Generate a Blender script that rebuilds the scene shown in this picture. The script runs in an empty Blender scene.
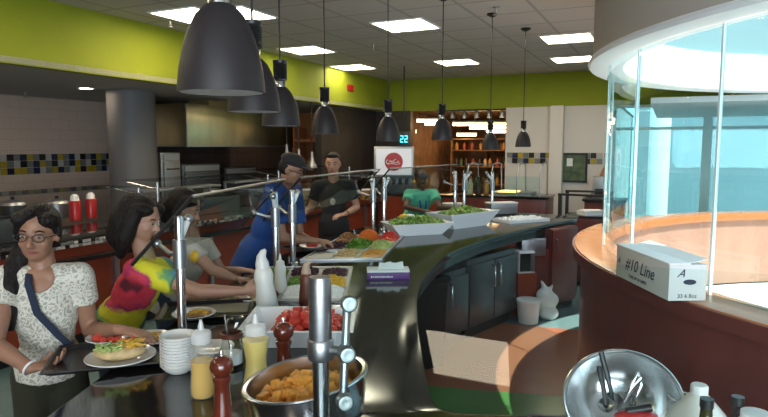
import bpy, bmesh, math, random
from mathutils import Vector as V, Matrix, Euler
from mathutils.geometry import tessellate_polygon
random.seed(7)
S = bpy.context.scene
COL = S.collection
PI = math.pi

# ---------------------------------------------------------------- camera, world, sun, exposure
CAMZ = 1.70; FPX = 600.0; PITCH = math.radians(5.86)
cd = bpy.data.cameras.new('camera'); cam = bpy.data.objects.new('camera', cd); COL.objects.link(cam)
cam.location = (0, 0, CAMZ); cam.rotation_euler = (PI/2 - PITCH, 0, 0)
cd.sensor_width = 36; cd.lens = FPX/768*36; cd.clip_start = 0.05; cd.clip_end = 200
S.camera = cam
S.view_settings.view_transform = 'Standard'; S.view_settings.look = 'None'
S.view_settings.exposure = 0.95; S.view_settings.gamma = 1.0
w = bpy.data.worlds.new('sky'); S.world = w; w.use_nodes = True
nt = w.node_tree; bgn = nt.nodes['Background']
sk = nt.nodes.new('ShaderNodeTexSky'); sk.sky_type = 'HOSEK_WILKIE'; sk.turbidity = 3.0; sk.ground_albedo = 0.4
sk.sun_direction = V((.25, -.42, 1.0)).normalized()
mxw = nt.nodes.new('ShaderNodeMixRGB'); mxw.inputs[0].default_value = .55; mxw.inputs[2].default_value = (.72, .88, .95, 1)
nt.links.new(sk.outputs[0], mxw.inputs[1]); nt.links.new(mxw.outputs[0], bgn.inputs[0]); bgn.inputs[1].default_value = 2.2
sl = bpy.data.lights.new('sun', 'SUN'); sun = bpy.data.objects.new('sun', sl); COL.objects.link(sun)
sl.energy = 6.0; sl.angle = math.radians(0.6); sl.color = (1, .93, .82)
sun.rotation_euler = V((-.25, .42, -1.0)).to_track_quat('-Z', 'Y').to_euler()
al = bpy.data.lights.new('window_daylight', 'AREA'); alo = bpy.data.objects.new('window_daylight', al); COL.objects.link(alo)  # area lamp added behind the camera as fill; no window is modelled there
al.shape = 'RECTANGLE'; al.size = 5.0; al.size_y = 2.0; al.energy = 115; al.spread = math.radians(120); al.color = (.80, .92, 1.0)
alo.location = (.9, -3.9, 1.7); alo.rotation_euler = (PI/2, 0, -.10)
TROFFER = 9.0
GUARD_TILT = .20
S.cycles.max_bounces = 8; S.cycles.transparent_max_bounces = 16
S.cycles.sample_clamp_indirect = 4.0

# ---------------------------------------------------------------- points on the place
def ray(px, py):
    d = V(((px-384)/FPX, (208.5-py)/FPX, -1.0)); d.rotate(cam.rotation_euler); return d
def P(px, py, z):
    d = ray(px, py); t = (z-CAMZ)/d.z; return V((0, 0, CAMZ)) + d*t
def D(px, py, dist):
    d = ray(px, py); return V((0, 0, CAMZ)) + d*(dist/d.y)
XR = V((.904, -.427, 0)); YR = V((.427, .904, 0))
RA = math.atan2(-.427, .904)
def R(u, v, z=0): return XR*u + YR*v + V((0, 0, z))

# ---------------------------------------------------------------- materials
MATS = {}
def new_mat(name):
    m = bpy.data.materials.new(name); m.use_nodes = True; MATS[name] = m
    return m, m.node_tree, m.node_tree.nodes['Principled BSDF']
def pm(name, col, rough=.5, metal=0, spec=.5, noise=0, nscale=20, bump=0, bscale=60, emit=0, trans=0, coat=0, stretch=None):
    m, t, b = new_mat(name)
    if not emit and not metal and min(col) < .55: col = tuple(c*.78 for c in col)
    b.inputs['Base Color'].default_value = (*col, 1); b.inputs['Roughness'].default_value = rough
    b.inputs['Metallic'].default_value = metal; b.inputs['Specular IOR Level'].default_value = spec
    b.inputs['Coat Weight'].default_value = coat; b.inputs['Transmission Weight'].default_value = trans
    if emit: b.inputs['Emission Color'].default_value = (*col, 1); b.inputs['Emission Strength'].default_value = emit
    if noise or bump:
        tc = t.nodes.new('ShaderNodeTexCoord'); mp = t.nodes.new('ShaderNodeMapping')
        t.links.new(tc.outputs['Object'], mp.inputs[0])
        if stretch: mp.inputs['Scale'].default_value = stretch
    if noise:
        n = t.nodes.new('ShaderNodeTexNoise'); n.inputs['Scale'].default_value = nscale; n.inputs['Detail'].default_value = 4
        t.links.new(mp.outputs[0], n.inputs['Vector'])
        r = t.nodes.new('ShaderNodeValToRGB'); r.color_ramp.elements[0].position = .3; r.color_ramp.elements[1].position = .7
        r.color_ramp.elements[0].color = (*[max(0, c*(1-noise)) for c in col], 1)
        r.color_ramp.elements[1].color = (*[min(1, c*(1+noise)) for c in col], 1)
        t.links.new(n.outputs['Fac'], r.inputs[0]); t.links.new(r.outputs[0], b.inputs['Base Color'])
    if bump:
        n2 = t.nodes.new('ShaderNodeTexNoise'); n2.inputs['Scale'].default_value = bscale; t.links.new(mp.outputs[0], n2.inputs['Vector'])
        bp = t.nodes.new('ShaderNodeBump'); bp.inputs['Strength'].default_value = bump; bp.inputs['Distance'].default_value = .01
        t.links.new(n2.outputs['Fac'], bp.inputs['Height']); t.links.new(bp.outputs[0], b.inputs['Normal'])
    return m
def glass(name, tint=(.93, .98, .97), refl=1.0, rough=0.0, ior=1.5):
    m = bpy.data.materials.new(name); m.use_nodes = True; t = m.node_tree; t.nodes.clear(); MATS[name] = m
    o = t.nodes.new('ShaderNodeOutputMaterial'); mx = t.nodes.new('ShaderNodeMixShader')
    tr = t.nodes.new('ShaderNodeBsdfTransparent'); tr.inputs[0].default_value = (*tint, 1)
    gl = t.nodes.new('ShaderNodeBsdfGlossy'); gl.inputs['Roughness'].default_value = rough; gl.inputs[0].default_value = (refl, refl, refl, 1)
    fr = t.nodes.new('ShaderNodeFresnel'); fr.inputs[0].default_value = ior
    ge = t.nodes.new('ShaderNodeNewGeometry'); iv = t.nodes.new('ShaderNodeMath'); iv.operation = 'SUBTRACT'; iv.inputs[0].default_value = 1
    ml = t.nodes.new('ShaderNodeMath'); ml.operation = 'MULTIPLY'
    t.links.new(ge.outputs['Backfacing'], iv.inputs[1]); t.links.new(iv.outputs[0], ml.inputs[0]); t.links.new(fr.outputs[0], ml.inputs[1])
    t.links.new(ml.outputs[0], mx.inputs[0]); t.links.new(tr.outputs[0], mx.inputs[1]); t.links.new(gl.outputs[0], mx.inputs[2]); t.links.new(mx.outputs[0], o.inputs[0])
    return m
def milky(name, col, clear=.4, rough=.3):
    m = pm(name, col, rough); t = m.node_tree; b = t.nodes['Principled BSDF']; o = t.nodes['Material Output']
    mx = t.nodes.new('ShaderNodeMixShader'); tr = t.nodes.new('ShaderNodeBsdfTransparent'); tr.inputs[0].default_value = (.95, .95, .95, 1)
    mx.inputs[0].default_value = clear
    t.links.new(b.outputs[0], mx.inputs[1]); t.links.new(tr.outputs[0], mx.inputs[2]); t.links.new(mx.outputs[0], o.inputs[0]); return m
def tiles(name, col, grout, sx, sz, rough=.4, off=.5, mortar=.02, noise=.06, axis='XZ'):
    m, t, b = new_mat(name); b.inputs['Roughness'].default_value = rough; col = tuple(c*.78 for c in col); grout = tuple(c*.78 for c in grout)
    tc = t.nodes.new('ShaderNodeTexCoord'); sp = t.nodes.new('ShaderNodeSeparateXYZ'); cb = t.nodes.new('ShaderNodeCombineXYZ')
    t.links.new(tc.outputs['Object'], sp.inputs[0]); t.links.new(sp.outputs[axis[0]], cb.inputs[0]); t.links.new(sp.outputs[axis[1]], cb.inputs[1])
    br = t.nodes.new('ShaderNodeTexBrick'); br.offset = off; br.inputs['Scale'].default_value = 1
    br.inputs['Brick Width'].default_value = sx; br.inputs['Row Height'].default_value = sz; br.inputs['Mortar Size'].default_value = mortar*min(sx, sz)
    br.inputs['Mortar Smooth'].default_value = .1
    br.inputs[1].default_value = (*[c*(1-noise) for c in col], 1); br.inputs[2].default_value = (*[min(1, c*(1+noise)) for c in col], 1); br.inputs[3].default_value = (*grout, 1)
    t.links.new(cb.outputs[0], br.inputs[0]); t.links.new(br.outputs[0], b.inputs['Base Color']); return m

# ---------------------------------------------------------------- mesh builder
def frame(z, x=None):
    z = V(z).normalized(); x = V(x) if x else (V((1, 0, 0)) if abs(z.x) < .9 else V((0, 1, 0)))
    x = (x - z*x.dot(z)).normalized(); y = z.cross(x)
    return Matrix(((x.x, y.x, z.x), (x.y, y.y, z.y), (x.z, y.z, z.z)))
class MB:
    def __init__(s): s.v = []; s.f = []; s.m = []
    def add(s, vs, fs, mi=0):
        o = len(s.v); s.v += [V(a) for a in vs]; s.f += [tuple(i+o for i in f) for f in fs]; s.m += [mi]*len(fs); return s
    def box(s, c, d, rz=0, mi=0, M=None):
        M = M or Matrix.Rotation(rz, 3, 'Z'); c = V(c)
        vs = [c + M @ V((x*d[0]/2, y*d[1]/2, z*d[2]/2)) for x in (-1, 1) for y in (-1, 1) for z in (-1, 1)]
        return s.add(vs, [(0, 1, 3, 2), (4, 6, 7, 5), (0, 4, 5, 1), (2, 3, 7, 6), (0, 2, 6, 4), (1, 5, 7, 3)], mi)
    def bx(s, x0, x1, y0, y1, z0, z1, mi=0): return s.box(((x0+x1)/2, (y0+y1)/2, (z0+z1)/2), (x1-x0, y1-y0, z1-z0), mi=mi)
    def prism(s, pts, z0, z1, mi=0):
        n = len(pts); a = sum(pts[i][0]*pts[(i+1) % n][1]-pts[(i+1) % n][0]*pts[i][1] for i in range(n))
        if a < 0: pts = pts[::-1]
        vs = [V((p[0], p[1], z0)) for p in pts] + [V((p[0], p[1], z1)) for p in pts]
        tr = tessellate_polygon([[V((p[0], p[1], 0)) for p in pts]])
        fs = []
        for t in tr:
            A, B, C = [V((*pts[i][:2], 0)) for i in t]
            if (B-A).cross(C-A).z < 0: t = t[::-1]
            fs.append(tuple(i+n for i in t)); fs.append(tuple(t[::-1]))
        fs += [(i, (i+1) % n, n+(i+1) % n, n+i) for i in range(n)]
        return s.add(vs, fs, mi)
    def tube(s, pts, rad, n=12, caps=True, mi=0, flat=1.0, x=None):
        pts = [V(p) for p in pts]; k = len(pts)
        if not hasattr(rad, '__len__'): rad = [rad]*k
        vs = []; prev = x
        for i, p in enumerate(pts):
            d = (pts[min(i+1, k-1)]-pts[max(i-1, 0)])
            F = frame(d, prev); prev = F.col[0].copy()
            for j in range(n):
                a = 2*PI*j/n; vs.append(p + F @ V((math.cos(a)*rad[i], math.sin(a)*rad[i]*flat, 0)))
        fs = [(i*n+j, i*n+(j+1) % n, (i+1)*n+(j+1) % n, (i+1)*n+j) for i in range(k-1) for j in range(n)]
        if caps: fs += [tuple(range(n))[::-1], tuple((k-1)*n+j for j in range(n))]
        return s.add(vs, fs, mi)
    def lathe(s, prof, n=32, c=(0, 0, 0), M=None, mi=0, close=False, sy=1.0):
        c = V(c); M = M or Matrix.Identity(3); vs = []; k = len(prof)
        for r, z in prof:
            for j in range(n):
                a = 2*PI*j/n; vs.append(c + M @ V((r*math.cos(a), r*math.sin(a)*sy, z)))
        fs = [(i*n+j, i*n+(j+1) % n, (i+1)*n+(j+1) % n, (i+1)*n+j) for i in range(k-1) for j in range(n)]
        if close: fs += [((k-1)*n+j, (k-1)*n+(j+1) % n, (j+1) % n, j) for j in range(n)]
        else:
            if prof[0][0] > 1e-4: fs.append(tuple(range(n))[::-1])
            if prof[-1][0] > 1e-4: fs.append(tuple((k-1)*n+j for j in range(n)))
        return s.add(vs, fs, mi)
    def ell(s, c, r, M=None, n=16, mi=0):
        prof = [(math.sin(PI*i/(n//2+2)), -math.cos(PI*i/(n//2+2))) for i in range(n//2+3)]
        c = V(c); M = M or Matrix.Identity(3); vs = []; k = len(prof)
        for q, z in prof:
            for j in range(n):
                a = 2*PI*j/n; vs.append(c + M @ V((r[0]*q*math.cos(a), r[1]*q*math.sin(a), r[2]*z)))
        fs = [(i*n+j, i*n+(j+1) % n, (i+1)*n+(j+1) % n, (i+1)*n+j) for i in range(k-1) for j in range(n)]
        return s.add(vs, fs, mi)
    def cap(s, a, b, ra, rb, n=12):
        a = V(a); b = V(b)
        s.ell(a, (ra,)*3, n=n); s.ell(b, (rb,)*3, n=n)
        if (b-a).length > 1e-4: s.tube([a, b], [ra, rb], n)
        return s
    def arc(s, c, r0, r1, z0, z1, a0, a1, n=48, mi=0):
        full = abs(a1-a0-2*PI) < 1e-4; vs = []; k = n if full else n+1
        for i in range(k):
            a = a0+(a1-a0)*i/n; cs, sn = math.cos(a), math.sin(a)
            vs += [(c[0]+r0*cs, c[1]+r0*sn, z0), (c[0]+r1*cs, c[1]+r1*sn, z0), (c[0]+r1*cs, c[1]+r1*sn, z1), (c[0]+r0*cs, c[1]+r0*sn, z1)]
        fs = []
        for i in range(n):
            a = 4*i; b = 4*((i+1) % k)
            fs += [(a, b, b+1, a+1), (a+1, b+1, b+2, a+2), (a+2, b+2, b+3, a+3), (a+3, b+3, b, a)]
        if not full: fs += [(0, 1, 2, 3), (4*n+3, 4*n+2, 4*n+1, 4*n)]
        return s.add(vs, fs, mi)
def mat(m): return MATS[m] if isinstance(m, str) else m
def tag(o, label=None, cat=None, group=None, kind=None):
    if label: o['label'] = label
    if cat: o['category'] = cat
    if group: o['group'] = group
    if kind: o['kind'] = kind
    return o
def rmat(root): return Matrix.Translation(root.location) @ root.rotation_euler.to_matrix().to_4x4()
def obj(name, mb, m, parent=None, world=False, smooth=True, bevel=0, label=None, origin=None, ang=40, fixn=True):
    vs = mb.v
    if world and parent:
        inv = rmat(parent).inverted(); vs = [inv @ p for p in vs]
    if origin is not None: o0 = V(origin); vs = [p-o0 for p in vs]
    me = bpy.data.meshes.new(name); me.from_pydata([tuple(p) for p in vs], [], mb.f)
    for x in (m if isinstance(m, (list, tuple)) else [m]): me.materials.append(mat(x))
    if any(mb.m): me.polygons.foreach_set('material_index', mb.m)
    if fixn or bevel:
        b = bmesh.new(); b.from_mesh(me); bmesh.ops.remove_doubles(b, verts=b.verts, dist=1e-6)
        bmesh.ops.recalc_face_normals(b, faces=b.faces)
        if bevel:
            es = [e for e in b.edges if len(e.link_faces) == 2 and e.calc_face_angle(0) > .6]
            bmesh.ops.bevel(b, geom=es, offset=bevel, segments=2, affect='EDGES', profile=.6, clamp_overlap=True)
        b.to_mesh(me); b.free()
    me.update()
    if smooth:
        me.shade_smooth(); me.set_sharp_from_angle(angle=math.radians(ang))
    o = bpy.data.objects.new(name, me); COL.objects.link(o)
    if parent: o.parent = parent
    if origin is not None: o.location = o0
    if label: o['label'] = label
    return o
def thing(name, label, cat, loc=(0, 0, 0), rz=0, group=None):
    o = bpy.data.objects.new(name, None); o.empty_display_size = .05; COL.objects.link(o)
    o.location = loc; o.rotation_euler = (0, 0, rz); return tag(o, label, cat, group)
def solid(name, mb, m, label, cat, loc, group=None, rz=0, **k):
    o = obj(name, mb, m, **k); o.location = loc; o.rotation_euler = (0, 0, rz); return tag(o, label, cat, group)
def struct(name, mb, m, **k): return tag(obj(name, mb, m, **k), kind='structure')
def dup(root, loc, rz=0, label=None, group=None):
    r = root.copy(); COL.objects.link(r); r.location = loc; r.rotation_euler = (0, 0, rz)
    if label: r['label'] = label
    if group: r['group'] = group
    for ch in list(root.children):
        c = ch.copy(); COL.objects.link(c); c.parent = r
        for g in list(ch.children):
            d = g.copy(); COL.objects.link(d); d.parent = c
    return r
def remesh(o, vox, smooth=4, fac=.5):
    md = o.modifiers.new('r', 'REMESH'); md.mode = 'VOXEL'; md.voxel_size = vox; md.use_smooth_shade = True
    sm = o.modifiers.new('s', 'SMOOTH'); sm.iterations = smooth; sm.factor = fac
    bpy.context.view_layer.update()
    dg = bpy.context.evaluated_depsgraph_get()
    me = bpy.data.meshes.new_from_object(o.evaluated_get(dg)); ms = list(o.data.materials)
    o.modifiers.clear(); o.data = me
    if not len(me.materials):
        for x in ms: me.materials.append(x)
    me.shade_smooth(); return o
# ---------------------------------------------------------------- the materials
pm('lime', (.31, .37, .010), .75, noise=.05, nscale=3)
pm('ceil_low', (.55, .53, .50), .9)
tiles('ceil_tile', (.66, .60, .57), (.46, .42, .40), .60, .60, .95, 0, .03, .02, 'XY')
tiles('wall_tile', (.78, .60, .50), (.66, .50, .42), .30, .15, .45, .5, .03, .03, 'XZ')
pm('wall_white', (.62, .58, .55), .7)
pm('wall_dark', (.045, .035, .032), .5, noise=.3, nscale=4)
tiles('brown_tile', (.11, .075, .06), (.05, .04, .035), .2, .2, .4, 0, .03, .1, 'YZ')
pm('wood_orange', (.50, .20, .07), .5, noise=.2, nscale=8, stretch=(1, 1, 8))
pm('column_grey', (.16, .16, .165), .55)
pm('granite', (.012, .012, .011), .09, spec=.6, noise=.9, nscale=160)
pm('granite_edge', (.02, .02, .02), .15, noise=.8, nscale=120)
pm('terracotta', (.30, .050, .022), .35, noise=.12, nscale=6)
pm('ring_wood', (.17, .036, .028), .32, noise=.25, nscale=6, stretch=(1, 1, .25))
pm('ring_top', (.62, .20, .07), .22, noise=.06, nscale=8)
pm('steel', (.34, .345, .35), .42, 1, noise=.08, nscale=9, stretch=(1, 1, 12))
pm('steel_hood', (.60, .52, .30), .30, 1, noise=.25, nscale=2.2, stretch=(1, 1, .3))
pm('chrome', (.58, .59, .61), .20, 1)
pm('steel_soft', (.40, .41, .43), .40, 1)
pm('steel_bowl', (.66, .67, .69), .2, 1)
pm('fridge_steel', (.10, .11, .115), .35, .7, noise=.1, nscale=5, stretch=(1, 1, 14))
pm('black', (.012, .012, .013), .4)
pm('black_matte', (.015, .014, .014), .75)
pm('rubber', (.01, .01, .01), .6)
pm('shade_brown', (.028, .022, .024), .5, spec=.4)
pm('shade_inner', (.75, .73, .70), .5)
pm('white', (.78, .78, .78), .5)
pm('white_gloss', (.88, .90, .92), .22)
pm('porcelain', (.74, .73, .70), .15)
pm('drum_out', (.60, .53, .48), .8)
pm('drum_in', (.26, .36, .38), .8)
pm('rim_white', (.84, .85, .88), .5)
pm('ring_lining', (.55, .26, .18), .45, noise=.12, nscale=6, stretch=(1, 1, .25))  # ring wood paled to pink, the glass haze put into its colour
pm('deck', (.80, .78, .75), .7)
pm('pillar_white', (.74, .86, .88), .6)
pm('mullion', (.68, .80, .80), .4)
pm('out_ground', (.55, .62, .60), .9)
pm('out_wall', (.26, .38, .42), .8, noise=.08, nscale=.6)
pm('f_teal', (.15, .25, .26), .22, noise=.06, nscale=5)
pm('f_terra', (.42, .145, .075), .22, noise=.06, nscale=5)
pm('f_green', (.11, .27, .07), .22, noise=.06, nscale=5)
pm('skin_tan', (.40, .20, .125), .5, noise=.05, nscale=30)
pm('skin_light', (.52, .28, .19), .5, noise=.05, nscale=30)
pm('skin_dark', (.085, .04, .025), .45)
pm('hair', (.010, .006, .006), .6, spec=.3, bump=.9, bscale=140, stretch=(1, 1, .15))
pm('lip', (.36, .10, .08), .4)
pm('eye_white', (.50, .46, .44), .2)
pm('eye_dark', (.02, .012, .01), .1)
pm('cloth_black', (.018, .018, .021), .85, bump=.2, bscale=40)
pm('cloth_blue', (.016, .075, .30), .8, bump=.3, bscale=14)
pm('cloth_mint', (.10, .50, .33), .8, bump=.3, bscale=14)
pm('cloth_navy', (.02, .03, .06), .9)
pm('cloth_cream', (.55, .52, .44), .85, noise=.1, nscale=10, bump=.3, bscale=16)
pm('denim', (.03, .05, .10), .9, noise=.2, nscale=60)
pm('cloth_olive', (.035, .035, .018), .9)
pm('melon', (.80, .09, .06), .3, noise=.15, nscale=40)
pm('potato', (.85, .38, .06), .5, noise=.2, nscale=60)
pm('wood_mill', (.15, .028, .014), .18, noise=.2, nscale=10, stretch=(1, 1, .3), coat=.5)
pm('oil', (.80, .46, .01), .1)
pm('dressing', (.92, .70, .10), .3)
milky('bottle_clear', (.78, .79, .76), .86, .15)
milky('bottle_cap', (.80, .80, .77), .45, .2)
milky('bottle_milky', (.80, .79, .74), .12)
glass('jar_glass', (.95, .97, .97), ior=1.6)
pm('ketchup', (.16, .045, .022), .4)
pm('nozzle_tan', (.55, .38, .26), .4)
pm('cheese', (.85, .50, .06), .5, noise=.2, nscale=80)
pm('lettuce', (.15, .32, .04), .5, noise=.4, nscale=30)
pm('lettuce_pale', (.45, .58, .18), .5, noise=.25, nscale=30)
pm('tortilla', (.72, .52, .26), .6, noise=.2, nscale=40)
pm('crust', (.50, .26, .09), .6, noise=.3, nscale=50)
pm('carrot', (.85, .19, .015), .45, noise=.15, nscale=60)
pm('tomato', (.65, .03, .015), .3)
pm('cabbage', (.07, .012, .03), .5, noise=.4, nscale=60)
pm('corn', (.85, .52, .04), .4)
pm('feta', (.80, .80, .76), .6)
pm('brownfood', (.35, .15, .05), .6, noise=.3, nscale=60)
pm('tray_black', (.014, .014, .016), .3)
pm('carton', (.66, .66, .64), .7)
pm('ink', (.03, .04, .09), .7)
pm('purple', (.14, .03, .24), .4)
pm('paper', (.80, .80, .80), .8)
pm('red_plastic', (.48, .02, .02), .3)
pm('logo_red', (.50, .012, .02), .4)
pm('glassdark', (.02, .03, .03), .05)
pm('sign_grey', (.55, .56, .60), .4, emit=.25)
pm('screen_cyan', (.05, .65, .80), .4, emit=1.2)
pm('troffer', (1.0, .86, .64), .5, emit=TROFFER)
pm('downlight', (1.0, .80, .58), .5, emit=45)
pm('warm_strip', (1.0, .66, .30), .5, emit=9)
pm('heat_glow', (1.0, .50, .12), .5, emit=2.2)
pm('board_green', (.09, .13, .06), .5, noise=.5, nscale=9)
pm('shelf_warm', (.22, .11, .05), .6, noise=.4, nscale=6)
for n_, c_ in dict(goods_amber=(.45, .20, .04), goods_dark=(.04, .02, .015), goods_cream=(.55, .45, .30), goods_red=(.30, .04, .02), goods_green=(.06, .12, .04)).items(): pm(n_, c_, .4)
pm('t_dark', (.02, .025, .07), .3); pm('t_grey', (.22, .23, .22), .3); pm('t_yellow', (.50, .36, .03), .3); pm('t_white', (.55, .52, .50), .3); pm('t_black', (.02, .014, .014), .3)
glass('pane', (.88, .97, .97), ior=1.5)
glass('pane_ring', (.80, .93, .95), ior=1.55)
glass('pane_guard', (.92, .97, .96), refl=.5, ior=1.5)

def lace():
    m, t, b = new_mat('lace'); b.inputs['Roughness'].default_value = .85
    tc = t.nodes.new('ShaderNodeTexCoord'); n = t.nodes.new('ShaderNodeTexNoise'); n.inputs['Scale'].default_value = 12
    vo = t.nodes.new('ShaderNodeTexVoronoi'); vo.feature = 'DISTANCE_TO_EDGE'; vo.inputs['Scale'].default_value = 62
    mx = t.nodes.new('ShaderNodeMixRGB'); mx.inputs[0].default_value = .12
    t.links.new(tc.outputs['Object'], n.inputs['Vector']); t.links.new(tc.outputs['Object'], mx.inputs[1]); t.links.new(n.outputs['Color'], mx.inputs[2]); t.links.new(mx.outputs[0], vo.inputs['Vector'])
    r = t.nodes.new('ShaderNodeValToRGB'); e = r.color_ramp.elements
    e[0].position = .10; e[0].color = (.66, .62, .54, 1); e[1].position = .17; e[1].color = (.36, .35, .29, 1)
    t.links.new(vo.outputs['Distance'], r.inputs[0]); t.links.new(r.outputs[0], b.inputs['Base Color'])
lace()
def tiedye(center):
    m, t, b = new_mat('tie_dye'); b.inputs['Roughness'].default_value = .85
    tc = t.nodes.new('ShaderNodeTexCoord'); n = t.nodes.new('ShaderNodeTexNoise'); n.inputs['Scale'].default_value = 9; n.inputs['Detail'].default_value = 5
    ds = t.nodes.new('ShaderNodeVectorMath'); ds.operation = 'DISTANCE'; ds.inputs[1].default_value = center
    t.links.new(tc.outputs['Object'], ds.inputs[0]); t.links.new(tc.outputs['Object'], n.inputs['Vector'])
    ad = t.nodes.new('ShaderNodeMath'); ad.operation = 'MULTIPLY_ADD'; ad.inputs[1].default_value = .28; t.links.new(n.outputs['Fac'], ad.inputs[0]); t.links.new(ds.outputs['Value'], ad.inputs[2])
    sb = t.nodes.new('ShaderNodeMath'); sb.operation = 'SUBTRACT'; sb.inputs[1].default_value = .14; t.links.new(ad.outputs[0], sb.inputs[0])
    r = t.nodes.new('ShaderNodeValToRGB'); cr = r.color_ramp
    for p, c in ((.030, (.10, .008, .02)), (.055, (.50, .02, .05)), (.10, (.62, .05, .08)), (.13, (.40, .02, .12)), (.155, (.62, .55, .02)), (.215, (.66, .62, .03)), (.245, (.15, .34, .10)), (.29, (.08, .25, .32)), (.40, (.35, .38, .40))):
        el = cr.elements.new(p); el.color = (*c, 1)
    cr.elements[0].color = (.10, .008, .02, 1); cr.elements.remove(cr.elements[-1])
    t.links.new(sb.outputs[0], r.inputs[0]); t.links.new(r.outputs[0], b.inputs['Base Color'])

# ---------------------------------------------------------------- the room shell
ZC = 3.0; ZB = 2.41
RC = (3.75, 3.0)                                  # centre of the round glazed kiosk
def rq(pts, z0, z1, mi=0, mb=None):                # prism over room-frame points
    mb = mb or MB(); return mb.prism([R(u, v)[:2] for u, v in pts], z0, z1, mi)
U0, U1, V0, V1, V2 = -8.2, 5.6, -4.5, 10.95, 17.0
# floor in painted bands
g1, g2 = P(430, 386, 0), P(570, 397, 0); h1, h2 = P(515, 324, 0), P(575, 330, 0)
def ext(a, b, x): t = (x-a.x)/(b.x-a.x); return a.y+(b.y-a.y)*t
fl = MB()
fx0, fx1 = -16, 18
xa, xb = -1.4, 2.6
def yy(a, b, x): return ext(a, b, x)
top = [(xa, yy(h1, h2, xa)), (xb, yy(h1, h2, xb))]; mid = [(xa, yy(g1, g2, xa)), (xb, yy(g1, g2, xb))]; lo = [(xa, 2.0), (xb, 2.0)]
def fq(a, b, c, d, mi): fl.add([(p[0], p[1], 0) for p in (a, b, c, d)], [(0, 1, 2, 3)], mi)
fq(mid[0], mid[1], top[1], top[0], 1); fq(lo[0], lo[1], mid[1], mid[0], 2)
fq(top[0], top[1], (xb, 26), (xa, 26), 0); fq((xa, -16), (xb, -16), lo[1], lo[0], 0)
for (q0, q1) in ((fx0, xa), (xb, fx1)): fq((q0, -16), (q1, -16), (q1, 26), (q0, 26), 0)
struct('floor', fl, ['f_teal', 'f_terra', 'f_green'], smooth=False, fixn=False)
# ceiling with a round opening under the skylight
hole = [V((RC[0]+2.575*math.cos(2*PI*i/64), RC[1]+2.575*math.sin(2*PI*i/64), ZC)) for i in range(64)]
outer = [R(-5.05, V0, ZC), R(U1, V0, ZC), R(U1, V1, ZC), R(-5.05, V1, ZC)]
tr = tessellate_polygon([outer, hole]); cm = MB(); cm.add(outer+hole, [tuple(t) for t in tr])
RZ = math.atan2(XR.y, XR.x)
def roomobj(name, mb, m, **k):                     # same geometry held in the room's own axes
    inv = Matrix.Rotation(-RZ, 3, 'Z'); mb.v = [inv @ p for p in mb.v]
    o = struct(name, mb, m, smooth=False, **k); o.rotation_euler = (0, 0, RZ); return o
roomobj('ceiling', cm, 'ceil_tile', fixn=False)
roomobj('ceiling_low', rq([(U0, V0), (-5.05, V0), (-5.05, V1), (U0, V1)], ZB, ZB+.05), 'ceil_low')
roomobj('ceiling_shop', rq([(-5.6, V1+.125), (-.87, V1+.125), (-.87, V2+.2), (-5.6, V2+.2)], ZB+.055, ZB+.1), 'shelf_warm')
wl = MB(); wl.box((0, 0, ZB/2), (V1-V0, .1, ZB)); o = struct('wall_left', wl, 'wall_tile', smooth=False); o.location = R(U0-.05, (V0+V1)/2); o.rotation_euler = (0, 0, RZ+PI/2)
wl = MB(); wl.box((0, 0, ZC/2), (U1-U0, .1, ZC)); o = struct('wall_front', wl, 'wall_white', smooth=False); o.location = R((U0+U1)/2, V0-.05); o.rotation_euler = (0, 0, RZ)
wl = MB(); wl.box((0, 0, ZC/2), (.1, V1-V0, ZC)); o = struct('wall_right', wl, 'wall_white', smooth=False); o.location = R(U1+.05, (V0+V1)/2); o.rotation_euler = (0, 0, RZ)
roomobj('beam_left', rq([(-5.15, V0), (-5.05, V0), (-5.05, V1+.0), (-5.15, V1)], ZB-.01, ZC), 'lime')
roomobj('beam_back', rq([(-5.05, V1), (U1, V1), (U1, V1+.12), (-5.05, V1+.12)], ZB-.01, ZC), 'lime')
# back wall: shop opening from u=-4.79 to -2.72, then white wall, then glazing behind the kiosk
wb = MB(); wb.box((0, 0, ZB/2), (1.75, .12, ZB)); o = struct('wall_back', wb, 'wall_white', smooth=False); o.location = R(-1.835, V1+.06); o.rotation_euler = (0, 0, RZ)
wb = MB(); wb.box((0, 0, ZB/2), (.22, .22, ZB)); o = struct('pillar_back', wb, 'wall_white', smooth=False); o.location = R(-1.78, V1-.08); o.rotation_euler = (0, 0, RZ)
wb = MB(); wb.box((0, 0, .12), (4.6, .12, .24)); o = struct('trim_1', wb, 'mullion', smooth=False); o.location = R(3.3, V1+.06); o.rotation_euler = (0, 0, RZ)
roomobj('wall_kitchen', rq([(-7.4, 6.6), (-7.3, 6.6), (-7.3, V1), (-7.4, V1)], 0, ZB), 'brown_tile')
roomobj('wall_kitchen_end', rq([(-7.3, V1-.1), (-5.3, V1-.1), (-5.3, V1), (-7.3, V1)], 0, ZB), 'wood_orange')
roomobj('wall_dark', rq([(-5.42, 8.75), (-5.3, 8.75), (-5.3, V1), (-5.42, V1)], 0, ZB-.012), 'wall_dark')
roomobj('wall_dark_end', rq([(-5.3, V1-.12), (-4.55, V1-.12), (-4.55, V1), (-5.3, V1)], 0, ZB-.012), 'wall_dark')
roomobj('wall_shop', rq([(-5.3, V2), (-.9, V2), (-.9, V2+.1), (-5.3, V2+.1)], 0, ZB+.05), 'shelf_warm')
roomobj('wall_shop_left', rq([(-5.4, V1+.15), (-5.3, V1+.15), (-5.3, V2), (-5.4, V2)], 0, ZB+.05), 'shelf_warm')
roomobj('wall_shop_right', rq([(-.98, V1+.15), (-.88, V1+.15), (-.88, V2), (-.98, V2)], 0, ZB+.05), 'wall_white')
cl = MB(); cl.lathe([(.29, 0), (.29, ZB-.002)], 40); o = struct('column', cl, 'column_grey'); o.location = (*D(131, 100, 7.75)[:2], 0)
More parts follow.
